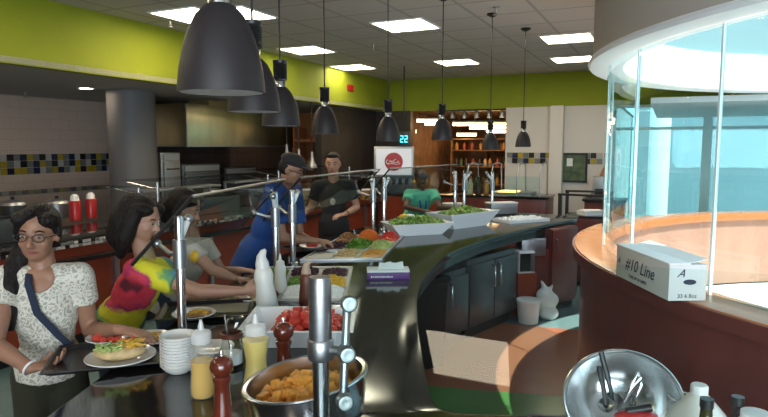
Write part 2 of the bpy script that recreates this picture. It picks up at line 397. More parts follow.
# check tile bands in the left wall and in the back wall
PAT = ["GDYGKWDYGBWK", "WKGDYGKWGDYG", "YYGDWGYBGWYD"]
IDX = dict(D=0, G=1, Y=2, W=3, B=0, K=4)
def check_band(name, n, sz, loc, rz, rows):
    mb = MB()
    for r_ in range(rows):
        for i in range(n):
            mb.box((i*sz+sz/2, 0, -r_*sz-sz/2), (sz*.94, .012, sz*.94), mi=IDX[PAT[r_][i % 12]])
    o = struct(name, mb, ['t_dark', 't_grey', 't_yellow', 't_white', 't_black'], smooth=False); o.location = loc; o.rotation_euler = (0, 0, rz)
check_band('trim_2', 60, .095, R(U0+.007, 4.2, 1.60), RZ+PI/2, 3)
check_band('trim_3', 9, .10, R(-2.68, V1-.007, 1.60), RZ, 2)
check_band('trim_4', 6, .10, R(-1.62, V1-.007, 1.60), RZ, 2)
# glazing at the back, behind the kiosk
for i in range(4):
    u = -.2+i*1.45-.7
    m_ = MB()
    for a, b, z0, z1 in ((u, u+.07, .24, ZB), (u+1.38, u+1.45, .24, ZB), (u+.07, u+1.38, .24, .30), (u+.07, u+1.38, ZB-.06, ZB), (u+.07, u+1.38, 1.98, 2.03)): m_.bx(a-u, b-u, -.04, .04, z0, z1)
    o = struct('window_%d' % (i+1), m_, 'mullion', smooth=False); o.location = R(u, V1+.06); o.rotation_euler = (0, 0, RZ)
    g = MB(); g.bx(.07, 1.38, -.006, .006, .30, ZB-.06); obj('window_pane', g, 'pane', o, smooth=False)
gr = MB(); gr.bx(-14, 30, 0, 30, -.12, -.02); o = struct('ground_outside', gr, 'out_ground', smooth=False); o.location = R(0, V1+.3); o.rotation_euler = (0, 0, RZ)
ow = MB(); ow.bx(0, 14, 0, .3, 0, 4.2); o = struct('wall_outside', ow, 'out_wall', smooth=False); o.location = R(-.8, V1+5.5); o.rotation_euler = (0, 0, RZ)
for px in (657, 690, 745):
    c_ = MB(); c_.lathe([(.36, 0), (.36, 3.4)], 32); o = struct('pillar_white', c_, 'pillar_white'); o.location = (*D(px, 200, 15.2)[:2], 0)

# ---------------------------------------------------------------- the round kiosk
c2 = (0, 0)
kr = MB(); kr.arc(c2, 2.52, 2.61, 0, 1.038, 0, 2*PI, 96); o = struct('kiosk_wall', kr, 'ring_wood'); o.location = (*RC, 0)
kr = MB(); kr.arc(c2, 2.44, 2.655, 1.04, 1.10, 0, 2*PI, 96)
o = obj('kiosk_ledge', kr, 'ring_top', bevel=.004); o.location = (*RC, 0); tag(o, 'curved orange ledge running round the glazed kiosk on the right', 'counter')
kb = MB(); kb.arc(c2, 2.656, 2.667, 1.035, 1.094, 0, 2*PI, 96); obj('edge_band', kb, 'ring_wood', o, label='dark wood edge of the ledge')
kd = MB(); kd.lathe([(0, 0), (2.46, 0), (2.46, .45), (0, .45)], 64); o = struct('floor_kiosk', kd, 'deck'); o.location = (*RC, .001)
sk_ = MB(); sk_.arc(c2, 2.50, 2.58, 2.23, 3.02, 0, 2*PI, 96); o = struct('wall_drum', sk_, 'drum_out'); o.location = (*RC, 0)
sk_ = MB(); sk_.arc(c2, 2.44, 2.498, 2.23, 3.02, 0, 2*PI, 96); o = struct('wall_drum_lining', sk_, 'drum_in'); o.location = (*RC, 0)
sk_ = MB(); sk_.arc(c2, 2.40, 2.44, 2.23, 2.50, 0, 2*PI, 96); o = struct('trim_6', sk_, 'rim_white'); o.location = (*RC, 0)
sk_ = MB()
prof = [(2.40, 2.228), (2.40, 2.195), (2.56, 2.185), (2.60, 2.195), (2.61, 2.21), (2.60, 2.228)]
sk_.lathe(prof, 96, close=True); o = struct('trim_5', sk_, 'rim_white'); o.location = (*RC, 0)
kl = MB(); kl.arc(c2, 2.47, 2.515, .46, 1.036, 0, 2*PI, 96); o = struct('wall_kiosk_lining', kl, 'ring_lining'); o.location = (*RC, 0)  # inner face of the ring wall, in the haze-lightened wood colour
roomobj('ceiling_lobby', rq([(-.2, 7.2), (U1-.01, 7.2), (U1-.01, V1-.005), (-.2, V1-.005)], 2.17, 2.23), 'rim_white')
# curved glass panes of the kiosk, standing on the ledge, with a slim mullion at each joint
kt = thing('kiosk_glazing', 'curved glass screen of tall panes standing on the orange ledge', 'glass screen', (*RC, 1.10))
def ang_at(px, r):
    d = D(px, 200, 1).xy; d = V((d.x, d.y)).normalized(); c = V(RC); b = d.dot(c); q = b*b-(c.length_squared-r*r)
    t = b-math.sqrt(max(q, 0)); p = d*t-c; return math.atan2(p.y, p.x)
RG = 2.485
A3 = ang_at(715, RG); A2 = ang_at(633, RG); stp = (A3-A2) % (2*PI)
if stp > PI: stp = 2*PI-stp
stp = 2*PI/round(2*PI/stp)
for i in range(-4, 5):
    a = A3 - i*stp
    g = MB(); g.arc(c2, RG-.006, RG+.006, 0, 1.083, a+.006, a+stp-.006, 12); obj('glass_pane', g, 'pane_ring', kt)
    g = MB(); g.box((RG*math.cos(a), RG*math.sin(a), .5415), (.014, .010, 1.083), rz=a); obj('mullion', g, 'mullion', kt)
# ---------------------------------------------------------------- ceiling lights
def troffer(cx, cy, label, size=.55, z=ZC):
    t = thing('ceiling_light', label, 'ceiling light', (cx, cy, z), RZ, 'square ceiling lights'); h = size/2
    f = MB()
    for a, b, c, d in ((-h-.02, h+.02, -h-.02, -h), (-h-.02, h+.02, h, h+.02), (-h-.02, -h, -h, h), (h, h+.02, -h, h)): f.bx(a, b, c, d, -.012, 0)
    obj('frame', f, 'white', t, smooth=False)
    f = MB().bx(-h, h, -h, h, -.006, 0); obj('diffuser', f, 'troffer', t, smooth=False)
    return t
for px, py, lb in ((307, 50, 'square ceiling light above the second and third hanging lamps'), (353, 67, 'square ceiling light close to the lime beam, left of the long cords'), (192, 15, 'square ceiling light half hidden by the big near pendant'),
                   (406, 25, 'square ceiling light nearest the middle of the ceiling'), (457, 62, 'square ceiling light close to the lime back beam'), (568, 38, 'upper of two ceiling lights beside the curved drum'),
                   (573, 59, 'lower of two ceiling lights beside the curved drum')):
    p = P(px, py, ZC); troffer(p.x, p.y, lb)
ref = P(406, 25, ZC)
for a, b in ((-1.3, -1.2), (-2.2, -4.6), (-.6, -6.0), (-3.4, -1.4), (-1.5, -3.4), (-3.6, -8)):
    q = ref + XR*a + YR*b; troffer(q.x, q.y, 'square ceiling light in the tiled ceiling over the aisle')
q = R(-.82, -1.67, ZC); troffer(q.x, q.y, 'square ceiling light nearest above the near counter end')
def downlight(p, z, label):
    t = thing('downlight', label, 'ceiling light', (p.x, p.y, z), 0)
    obj('ring', MB().lathe([(.07, 0), (.095, 0), (.095, -.012), (.07, -.008)], 24, close=True), 'white', t)
    obj('lamp', MB().lathe([(0, -.004), (.07, -.004), (.07, 0), (0, 0)], 24), 'downlight', t); return t
downlight(P(86, 88, ZB), ZB, 'round recessed downlight in the low ceiling beside the grey column')
for k, (u, v) in enumerate(((-6.6, 9.2), (-6.4, 3.2), (-6.9, 1.2))): tag(downlight(R(u, v), ZB, 'round recessed downlight in the low ceiling over the back kitchen'), group='kitchen downlights')
def sprinkler(p, z, label):
    mb = MB(); mb.lathe([(.035, 0), (.035, -.006), (.012, -.01), (.012, -.05), (.004, -.06), (0, -.06)], 16); mb.lathe([(.0, -.075), (.03, -.072), (.03, -.069), (0, -.069)], 16); mb.tube([(.01, 0, -.045), (.015, 0, -.06), (.003, 0, -.073)], .003, 6); mb.tube([(-.01, 0, -.045), (-.015, 0, -.06), (-.003, 0, -.073)], .003, 6)
    return solid('ceiling_sprinkler', mb, 'steel_soft', label, 'sprinkler', (p.x, p.y, z))
sprinkler(P(170, 20, ZC), ZC, 'small ceiling sprinkler left of the big pendant lamp')
sprinkler(P(496, 7, ZC), ZC, 'small ceiling sprinkler above the lamp cord canopies')
sprinkler(P(25, 92, ZB), ZB, 'small sprinkler in the low ceiling above the tiled wall')
sprinkler(P(373, 44, ZC), ZC, 'small ceiling sprinkler between two lit ceiling panels')

# ---------------------------------------------------------------- pendant lamps following the counter
def make_pendant(loc, zr, dia, label):
    t = thing('pendant_lamp', label, 'pendant lamp', (loc.x, loc.y, ZC), 0, 'pendant lamps over the serving counter')
    s = dia/.19; z0 = zr-ZC; r = dia/2
    prof = [(r, 0), (r*.985, .02*s), (r*.95, .05*s), (r*.87, .09*s), (r*.74, .13*s), (r*.56, .165*s), (r*.36, .186*s), (r*.24, .192*s)]
    m = MB(); m.lathe([(a, z0+b) for a, b in prof] + [(a-.004, z0+b-.003) for a, b in prof[::-1][1:-1]] + [(r-.004, z0)], 40, close=True); obj('shade', m, 'shade_brown', t)
    m = MB(); m.lathe([(a-.0045, z0+b-.0035) for a, b in [(r, .0045)]+prof[1:]], 40); obj('shade_lining', m, 'shade_inner', t)
    m = MB(); m.lathe([(r*.27, z0+.190*s), (r*.27, z0+.222*s), (r*.24, z0+.226*s)], 24); obj('collar', m, 'chrome', t, label='bright metal collar')
    m = MB()
    q = [(r*.36, z0+.224*s)]
    for i in range(9): q += [(r*.37, z0+(.228+.0085*i)*s), (r*.34, z0+(.232+.0085*i)*s)]
    q += [(r*.37, z0+.305*s), (r*.37, z0+.318*s), (0, z0+.320*s)]
    m.lathe(q, 24); obj('lamp_holder', m, 'black', t)
    m = MB().tube([(0, 0, z0+.32*s), (0, 0, -.03)], .0045, 8); obj('cord', m, 'black', t)
    m = MB().lathe([(0, -.035), (.02, -.033), (.055, -.012), (.055, 0)], 24); obj('canopy', m, 'black', t)
PEND = [((222, 93), 1.36, .192, 'largest, nearest hanging lamp with a dark bell shade'), ((254, 112), 2.2, .192, 'dark bell pendant just behind the nearest one'), ((281, 126), 3.0, .19, 'third dark bell pendant from the near end, above the man in blue'),
        ((325, 134), 4.2, .19, 'dark bell pendant above the man in black'), ((388, 141), 4.75, .19, 'dark bell pendant beside the cyan screen'), ((442, 140), 5.4, .19, 'dark bell pendant in front of the warm lit shop'),
        ((490, 150), 6.05, .17, 'dark bell pendant hanging lowest, over the last glass guards'), ((523, 147), 6.78, .175, 'farthest dark bell pendant, in front of the white wall')]
for (px, py), d, dia, lb in PEND:
    p = D(px, py, d); make_pendant(p, p.z, dia, lb)
# three small steel heat lamps on cords over the back counter
def heat_lamp(px, py, d, label):
    p = D(px, py, d); t = thing('heat_lamp', label, 'heat lamp', (p.x, p.y, ZB), 0, 'steel heat lamps over the back counter'); z = p.z-ZB
    obj('shade', MB().lathe([(.10, z), (.07, z+.05), (.035, z+.11), (.022, z+.20), (.022, z+.25), (0, z+.26)], 24), 'steel_soft', t)
    obj('cord', MB().tube([(0, 0, z+.25), (0, 0, 0)], .008, 8), 'black', t)
heat_lamp(299, 166, 9.2, 'cone heat lamp hanging behind the cap of the man in blue'); heat_lamp(312, 168, 9.5, 'cone heat lamp left of the man in black'); heat_lamp(287, 160, 9.9, 'cone heat lamp hanging at the back of the kitchen')

# ---------------------------------------------------------------- the island serving counter
CT = .92
inner_px = [(577, 219), (548, 224), (521, 230), (503, 234.5), (486, 239), (468, 245.5), (452, 252), (440, 260), (429, 272), (421, 284), (417.5, 299), (417.5, 316), (419, 332), (422, 352), (426, 374), (430, 392), (434, 402), (441, 409), (452, 412), (470, 413.5), (520, 415), (600, 417)]
inner = [P(x, y, CT) for x, y in inner_px]; inner = [(p.x, p.y) for p in inner]
def cr(pts, n=5):                                    # Catmull-Rom through points
    out = []
    for i in range(len(pts)-1):
        p0 = V(pts[max(i-1, 0)]); p1 = V(pts[i]); p2 = V(pts[i+1]); p3 = V(pts[min(i+2, len(pts)-1)])
        for k in range(n):
            t = k/n; out.append(tuple(.5*((2*p1)+(p2-p0)*t+(2*p0-5*p1+4*p2-p3)*t*t+(3*p1-p0-3*p2+p3)*t**3)))
    out.append(tuple(pts[-1])); return out
outerp = [(-1.02, .6), (-1.0, 1.3), (-.97, 1.9), (-.94, 2.6), (-.88, 3.4), (-.78, 4.1), (-.62, 4.8), (-.36, 5.5), (-.02, 6.1), (.45, 6.75), (1.0, 7.1), (1.6, 7.15), (inner[0][0]+.1, inner[0][1]+.25)]
ic = cr(inner, 3); oc = cr(outerp, 4)
xr = 1.18
ctp = oc + [p for p in ic] + [(xr, ic[-1][1]), (xr, .6)]
ct = thing('serving_counter', 'long curved serving counter with a polished black granite top', 'counter', (-.3, 4, 0))
def offs(pts, d):
    out = []
    for i, p in enumerate(pts):
        a = V(pts[max(i-1, 0)]); b = V(pts[min(i+1, len(pts)-1)]); t = (b-a).normalized(); out.append((p[0]-t.y*d, p[1]+t.x*d))
    return out
o = obj('countertop', MB().prism(ctp, .875, CT), 'granite', ct, world=True, bevel=.006, ang=30)
# base: outer wall strip of terracotta panels, and a dark strip inside it
oc_b = [p for p in oc if p[0] < 1.35]
ob = offs(oc_b, -.10); ob2 = offs(oc_b, -.36)
obj('front_panel', MB().prism(ob[:-1] + ob2[:-1][::-1], .10, .875), 'terracotta', ct, world=True, ang=20)
ob3 = offs(oc_b, -.13); ob4 = offs(oc_b, -.33)
obj('plinth', MB().prism(ob3[:-1] + ob4[:-1][::-1], 0, .10), 'black_matte', ct, world=True)
# dark apron under the inner edge, following it, and the near arm's closed base
sgn = -1
iA = offs(ic, .03*sgn); iB = offs(ic, .055*sgn)
obj('apron', MB().prism(iA[:-3] + iB[:-3][::-1], .80, .874), 'granite_edge', ct, world=True, ang=20)
# near body (no doors seen): wall under the inner edge from the bin to the near arm
k0 = next(i for i, p in enumerate(ic) if p[1] < 3.4)
iC = offs(ic, .09*sgn); iD = offs(ic, .14*sgn)
obj('inner_panel', MB().prism(iC[k0:] + iD[k0:][::-1], .0, .80), 'black_matte', ct, world=True, ang=20)
# ---------------------------------------------------------------- under the inner edge of the island
def flat(p): return V((p.x, p.y, 0))
F0, F1 = flat(P(453, 348, 0)), flat(P(518, 319, 0)); fd = (F1-F0).normalized(); fn = V((-fd.y, fd.x, 0))
FRZ = math.atan2(fd.y, fd.x)
def along(p0, px):                                   # point on the front line seen at column px
    k = (px-384)/FPX*math.cos(PITCH)                 # near enough for a floor line
    t = (k*F0.y*1.0 - F0.x)/(fd.x-k*fd.y); return F0+fd*t
def fridge(pa, pb, h, depth, ndoor, label):
    w_ = (pb-pa).length; t = thing('undercounter_refrigerator', label, 'refrigerator', pa, FRZ)
    obj('body', MB().bx(0, w_, .02, depth, .10, h), 'fridge_steel', t, bevel=.004)
    obj('base', MB().bx(.02, w_-.02, .05, depth, 0, .10), 'black', t, smooth=False)
    dw = w_/ndoor
    for i in range(ndoor):
        d = obj('door', MB().bx(i*dw+.006, (i+1)*dw-.006, -.01, .018, .12, h-.05), 'fridge_steel', t, bevel=.004)
        hx = (i+1)*dw-.05 if (i == 0 and ndoor == 2) else i*dw+.05
        obj('handle', MB().tube([(hx, -.01, h-.30), (hx, -.045, h-.29), (hx, -.045, h-.10), (hx, -.01, h-.09)], .010, 10), 'chrome', d)
    return t
pA, pB = along(0, 471), along(0, 519)
fridge(along(0, 446), along(0, 470), .66, .50, 1, 'narrow grey undercounter refrigerator beside the black bin')
fr2 = fridge(pA, pB, .72, .52, 2, 'wide two-door steel undercounter refrigerator below the curved counter')
# grey control box under the counter top, red end cabinet panels
q0, q1 = D(525, 250, 5.95), D(549, 250, 6.0)
def panelbox(name, pa, pb, z0, z1, dep, m, label, cat, **k):
    a = flat(pa); b = flat(pb); d = (b-a); L = d.length; rz = math.atan2(d.y, d.x)
    o = obj(name, MB().bx(0, L, 0, dep, 0, z1-z0), m, bevel=.004, **k); o.location = (a.x, a.y, z0); o.rotation_euler = (0, 0, rz); return tag(o, label, cat), L
tt = thing('drawer_unit', 'flat grey drawer box hung under the counter above the microwave', 'drawer', (q0.x-.03, q0.y, .61), 0)
obj('box', MB().bx(0, .24, 0, .3, 0, .18), 'steel_soft', tt, bevel=.004); obj('drawer', MB().bx(.01, .23, -.012, -.001, .01, .17), 'steel_soft', tt, bevel=.003)
e0, e1 = flat(D(549, 300, 6.02)), flat(D(575, 300, 6.30))
en = thing('end_cabinet', 'dark red wooden cabinet closing the far end of the island', 'cabinet', e0, math.atan2((e1-e0).y, (e1-e0).x)); L = (e1-e0).length
obj('body', MB().bx(0, L, 0, .40, .08, .872), 'ring_wood', en, bevel=.004); obj('base', MB().bx(.02, L, .03, .40, 0, .08), 'black', en, smooth=False)
d_ = obj('door', MB().bx(.01, L-.01, -.02, -.001, .12, .86), 'ring_wood', en, bevel=.003); obj('handle', MB().tube([(.05, -.02, .62), (.05, -.05, .63), (.05, -.05, .76), (.05, -.02, .77)], .008, 8), 'chrome', d_)
e2, e3 = flat(D(533, 300, 6.0)), flat(D(548, 300, 6.01))
sp = thing('divider_board', 'dark red side panel standing beside the microwave shelf', 'panel', (e2.x, e2.y, 0), math.atan2((e3-e2).y, (e3-e2).x))
obj('board', MB().bx(0, (e3-e2).length, 0, .04, .0, .66), 'ring_wood', sp, bevel=.003)
# microwave on a shelf
m0 = D(521, 262, 5.85); mw = thing('microwave', 'small white microwave on the low shelf under the counter end', 'microwave', (m0.x-.02, m0.y, .45), .2)
obj('case', MB().bx(0, .17, 0, .30, 0, .22), 'white', mw, bevel=.006); obj('door', MB().bx(.008, .12, -.012, -.001, .02, .20), 'glassdark', mw, bevel=.003); obj('control_panel', MB().bx(.125, .165, -.010, -.001, .02, .20), 'steel_soft', mw); 
ms = obj('shelf', MB().bx(-.01, .19, -.01, .30, -.45, -.002), 'terracotta', None, bevel=.003); ms.location = (m0.x-.02, m0.y, .45); ms.rotation_euler = (0, 0, .2); tag(ms, 'terracotta block carrying the small microwave', 'stand')
# tubs and bag on the floor
tp = P(528, 322, 0)
tb = thing('plastic_tub', 'white round plastic tub on the floor beside the refrigerator', 'tub', (tp.x, tp.y, 0)); 
obj('body', MB().lathe([(0, 0), (.095, 0), (.11, .20), (.115, .20), (.115, .21), (.0, .21)], 28), 'white', tb); obj('lid', MB().lathe([(0, .211), (.118, .211), (.118, .228), (.10, .232), (0, .232)], 28), 'white_gloss', tb)
bp = P(541, 318, 0); bg = MB()
random.seed(3)
for i in range(9): bg.ell((random.uniform(-.05, .05), random.uniform(-.05, .05), .08+random.uniform(-.02, .16)), (.075+random.uniform(0, .03), .07, .075))
bg.cap((0, 0, .26), (-.05, .02, .37), .04, .012); bg.cap((.01, 0, .26), (.05, -.02, .34), .035, .01)
o = solid('plastic_bag', bg, 'white', 'crumpled white plastic bag on the floor by the red cabinet', 'bag', (bp.x+.05, bp.y, 0)); remesh(o, .012, 2)
# black bin
bi = P(433, 372, 0); bn = thing('trash_bin', 'tall black rectangular bin under the counter edge', 'bin', (bi.x-.06, bi.y+.16, 0), .45)
m = MB(); m.lathe([(.15, 0), (.19, .66), (.205, .67), (.205, .70), (.185, .70), (.175, .66), (.14, .02), (0, .02)], 4, M=Matrix.Rotation(PI/4, 3, 'Z')); obj('body', m, 'black', bn, bevel=.008, ang=30)
obj('rim', MB().lathe([(.21, .69), (.215, .70), (.21, .715), (.19, .705)], 4, M=Matrix.Rotation(PI/4, 3, 'Z'), close=True), 'black', bn)
# red cabinet behind the island's end with papers on top, and the black rail
rc0 = D(566, 250, 7.3); rc = thing('low_cabinet', 'low dark red cabinet standing behind the end of the island', 'cabinet', (rc0.x, rc0.y, 0), RZ)
obj('body', MB().bx(-.02, .46, 0, .45, .06, .84), 'ring_wood', rc, bevel=.004); obj('top', MB().bx(-.03, .47, -.01, .46, .842, .865), 'granite_edge', rc, bevel=.004); obj('base', MB().bx(0, .44, .03, .45, 0, .058), 'black', rc, smooth=False)
d_ = obj('door', MB().bx(0, .44, -.02, -.001, .10, .82), 'ring_wood', rc, bevel=.003); obj('handle', MB().tube([(.04, -.02, .60), (.04, -.05, .61), (.04, -.05, .74), (.04, -.02, .75)], .008, 8), 'chrome', d_)
b_ = obj('paper_stack', MB().box((0, 0, .025), (.26, .2, .05), .2).box((.01, 0, .056), (.24, .2, .008), -.1), 'paper'); b_.location = R(*((rc0.x*.904-rc0.y*.427)+.25, (rc0.x*.427+rc0.y*.904)+.2), .866); tag(b_, 'stack of white papers on the low red cabinet', 'papers')
def rail(pa, pb, label):
    t = thing('queue_rail', label, 'rail', (pa.x, pa.y, 0), math.atan2((pb-pa).y, (pb-pa).x)); L = (pb-pa).length
    for x in (.03, L-.03):
        obj('post', MB().box((x, 0, .5), (.05, .05, 1.0)), 'black', t, bevel=.004); obj('foot', MB().lathe([(.13, 0), (.13, .012), (.03, .03)], 20, c=(x, 0, 0)), 'black', t)
    obj('crossbar', MB().box((L/2, 0, 1.0), (L, .055, .03)), 'black', t, bevel=.004)
rail(flat(D(557, 240, 8.9)), flat(D(606, 240, 8.5)), 'near one of two black queue rails before the white wall')
rail(flat(D(564, 240, 9.6)), flat(D(612, 240, 9.3)), 'far one of two black queue rails before the white wall')

# ---------------------------------------------------------------- left back counter along the kitchen
bc = thing('back_counter', 'long straight back counter with terracotta front behind the customers', 'counter', R(-4.9, 4.0), RZ)
obj('body', MB().bx(-.45, .38, -5.5, 5.2, .10, .87), 'terracotta', bc, smooth=False)
obj('base', MB().bx(-.45, .33, -5.5, 5.2, 0, .10), 'black', bc, smooth=False)
obj('countertop', MB().bx(-.48, .43, -5.55, 5.25, .872, .92), 'granite', bc, bevel=.004)
obj('tray_rail', MB().bx(.39, .50, -5.5, 5.2, .74, .78), 'granite_edge', bc, bevel=.006)
for k in range(9):
    y = -5.2+k*1.25; obj('bracket', MB().bx(.381, .415, y, y+.05, .12, .74), 'steel_soft', bc)
# chequered edge strip
ce = MB(); random.seed(5)
for i in range(260):
    x = -5.5+i*.041
    for r_ in range(2):
        ce.box((.437, x+.02, .905-r_*.028), (.006, .036, .024), mi=(i*7+r_*3+random.randint(0, 2)) % 3)
obj('edge_mosaic', ce, ['t_white', 't_black', 't_grey'], bc, smooth=False, fixn=False)
def bcp(v, du=0, z=.921): p = R(-4.9+du, v, z); return p
def long_shelf(v0, v1, z, label):
    t = thing('glass_shelf', label, 'glass shelf', R(-5.1, v0, .921), RZ); L = v1-v0
    for y in (.02, L-.02): obj('post', MB().tube([(.42, y, 0), (.42, y, z-.92)], .016, 10), 'chrome', t)
    for y in (.02, L-.02): obj('arm', MB().tube([(.42, y, z-.99), (.0, y, z-.925)], .010, 8), 'chrome', t)
    obj('glass_panel', MB().bx(-.1, .4, 0, L, z-.915, z-.907), 'pane_guard', t, smooth=False)
for (v0, v1, z, lb) in ((.6, 2.4, 1.30, 'glass shelf on posts over the back counter behind the seated area'), (2.5, 4.3, 1.30, 'glass shelf on posts over the back counter by the red dispensers'), (4.5, 6.4, 1.34, 'glass shelf on posts over the back counter under the hood'),
                        (6.6, 8.6, 1.38, 'glass shelf on posts over the back counter near the man in black')): long_shelf(v0, v1, z, lb)
# red dispensers, equipment boxes
def cup(px, py, label, m='red_plastic', h=.22, r=.05):
    p = P(px, py, .921); return p
for i, (px, lb) in enumerate(((76, 'left red drink container on the back counter beside the grey column'), (92, 'right red drink container on the back counter beside the grey column'))):
    p = D(px, 225, 6.35+.25*i); t = thing('red_container', lb, 'container', (p.x, p.y, .921))
    obj('body', MB().lathe([(0, 0), (.055, 0), (.06, .20), (.055, .21), (0, .21)], 24), 'red_plastic', t); obj('lid', MB().lathe([(0, .211), (.045, .211), (.04, .26), (.02, .28), (0, .28)], 24), 'white', t)
def cold_case(v, du, L, h, label):
    t = thing('display_unit', label, 'food unit', R(-4.95+du, v, .921), RZ)
    obj('body', MB().bx(-.28, .22, 0, L, 0, h*.5), 'fridge_steel', t, bevel=.01); obj('well', MB().bx(-.22, .16, .05, L-.05, h*.5, h*.5+.02), 'black', t)
    obj('hood', MB().bx(-.26, -.05, .02, L-.02, h*.78, h*.86), 'steel_soft', t, bevel=.01)
    for y in (.03, L-.03): obj('support', MB().bx(-.25, -.22, y-.015, y+.015, h*.5, h*.78), 'steel_soft', t)
cold_case(2.0, -.1, 1.2, .38, 'low dark steel food unit on the back counter behind the woman with glasses'); cold_case(4.7, -.1, 1.3, .36, 'low steel food unit on the back counter under the hood')
cold_case(6.5, -.32, 1.3, .36, 'low steel food unit on the back counter behind the man in blue')
# warm coloured food tubs before the man in black
for i, (px, m_, lb) in enumerate(((303, 'goods_cream', 'cream food tub on the back counter left of the man in black'), (313, 'goods_amber', 'amber food tub on the back counter beside the man in black'), (296, 'red_plastic', 'red food tub on the back counter behind the cap'), (366, 'goods_amber', 'amber tub on the back counter right of the man in black'))):
    p = D(px, 200, 8.9); t = thing('food_tub', lb, 'tub', (p.x, p.y, .921))
    obj('body', MB().lathe([(0, 0), (.075, 0), (.09, .14), (0, .14)], 20), m_, t); obj('rim', MB().lathe([(.085, .141), (.098, .141), (.098, .155), (.085, .155)], 20, close=True), 'white', t)
# hood and cooking line in the kitchen
hd = thing('exhaust_hood', 'big stainless exhaust hood hanging over the kitchen line', 'hood', R(-6.0, 6.35, 1.70), RZ)
obj('body', MB().bx(-1.0, 0, 0, 2.6, .02, .60), 'steel_hood', hd, bevel=.006); obj('rim', MB().bx(-1.02, .02, -.02, 2.62, 0, .019), 'steel_soft', hd, bevel=.003); obj('seam', MB().bx(-.012, .004, -.004, .02, .02, .60), 'steel', hd)
obj('duct', MB().bx(-.7, -.3, .8, 1.5, .601, ZB-1.70-.001), 'steel_hood', hd)
for i, (v, wd, h, m_, lb) in enumerate(((6.06, .36, 1.62, 'steel', 'tall brownish steel cabinet left of the dark ovens'), (6.45, .8, 1.45, 'fridge_steel', 'dark steel double oven under the hood'), (7.35, .8, 1.38, 'black', 'black oven under the hood at its right end'))):
    t = thing('kitchen_oven', lb, 'oven', R(-6.2, v, 0), RZ)
    obj('body', MB().bx(-.7, 0, 0, wd, 0, h), m_, t, bevel=.006)
    d_ = obj('door', MB().bx(.001, .025, .04, wd-.04, .78, h-.12), m_, t, bevel=.004); obj('handle', MB().tube([(.03, .08, h-.22), (.06, .08, h-.22), (.06, wd-.08, h-.22), (.03, wd-.08, h-.22)], .010, 8), 'chrome', d_)
    obj('control_strip', MB().bx(.001, .02, .04, wd-.04, h-.10, h-.02), 'steel_soft', t)
sh = thing('pass_shelf', 'orange wooden pass shelf at the end of the kitchen', 'shelf', R(-6.9, 9.4, 0), RZ)
for z in (.9, 1.35, 1.80): obj('board', MB().bx(0, 1.3, .9, 1.3, z, z+.05), 'wood_orange', sh, bevel=.004)
for x in (0, 1.26): obj('side', MB().bx(x, x+.04, .88, 1.3, 0, 2.1), 'wood_orange', sh, bevel=.004)
# wide pipe along the beam, small red sign, dark track under the beam
rs = P(348, 88, 2.6); q = R(-5.045, 0).copy()
def on_beam(px, py):                                  # point on the beam's face u=-5.05
    d = ray(px, py); n = XR; t = (-5.045 - 0)/d.dot(n); return V((0, 0, CAMZ))+d*t
p = on_beam(350, 88); o = solid('exit_sign', MB().box((0, 0, 0), (.02, .22, .10)), 'logo_red', 'small red sign on the lime beam near its far end', 'sign', (p.x, p.y, p.z), rz=RZ)
o.location = p + XR*.012
# ---------------------------------------------------------------- across the back: drink machine, screen, shop
sd = D(394, 180, 10.3); SD = thing('drink_machine', 'white fronted drink machine with a round red emblem', 'drink machine', (sd.x, sd.y, .93), -.06)
obj('cabinet', MB().bx(-.34, .34, 0, .5, 0, .26), 'fridge_steel', SD, bevel=.01); obj('lightbox', MB().bx(-.34, .34, -.10, .5, .262, .78), 'steel_soft', SD, bevel=.02)
obj('front', MB().bx(-.30, .30, -.108, -.101, .30, .74), 'sign_grey', SD)
lg = obj('emblem', MB().lathe([(0, -.002), (.155, -.002), (.155, .004), (0, .004)], 40, c=(0, -.113, .52), M=frame((0, -1, 0))), 'logo_red', SD)
sw = MB()
for k, (x0, z0, a, b_) in enumerate(((-.10, .52, .03, .05), (-.05, .53, .018, .02), (-.015, .515, .02, .03), (.03, .53, .03, .05), (.08, .52, .018, .02))):
    sw.tube([(x0+a*math.cos(t), -.1155, z0+b_*.6*math.sin(t)) for t in [i*PI/5 for i in range(2, 10)]], .005, 6)
sw.tube([(-.11, -.1155, .475), (-.04, -.1155, .49), (.04, -.1155, .475), (.11, -.1155, .488)], .004, 6)
obj('script', sw, 'white', lg)
for x in (-.22, -.11, 0, .11, .22): obj('nozzle', MB().bx(x-.03, x+.03, -.06, -.002, .13, .24), 'black', SD, bevel=.005)
tbk = thing('drink_counter', 'terracotta fronted counter carrying the drink machine at the back', 'counter', R(-4.4, 9.3), RZ)
obj('body', MB().bx(-.1, 1.2, 0, .8, .06, .87), 'terracotta', tbk, smooth=False); obj('countertop', MB().bx(-.12, 1.22, -.03, .82, .871, .92), 'granite', tbk, bevel=.004); obj('base', MB().bx(-.08, 1.18, .02, .8, 0, .06), 'black', tbk)
tl = MB(); SDc = R(-4.4, 9.3)
p = D(404, 139, 9.9); sc_ = thing('digital_clock', 'small black screen with glowing cyan digits hanging from the beam', 'screen', (p.x, p.y, p.z), -.1)
obj('case', MB().box((0, 0, 0), (.20, .05, .24)), 'black', sc_, bevel=.006)
dg = MB()
for x in (-.035, .035):
    for z in (-.05, 0, .05): dg.box((x, -.028, z), (.05, .004, .016))
    for zz in (-.025, .025): dg.box((x+.02*(1 if zz > 0 else -1), -.028, zz), (.014, .004, .04))
obj('digits', dg, 'screen_cyan', sc_); obj('hanger', MB().tube([(0, 0, .12), (0, 0, 3.0-p.z)], .012, 8), 'black', sc_)
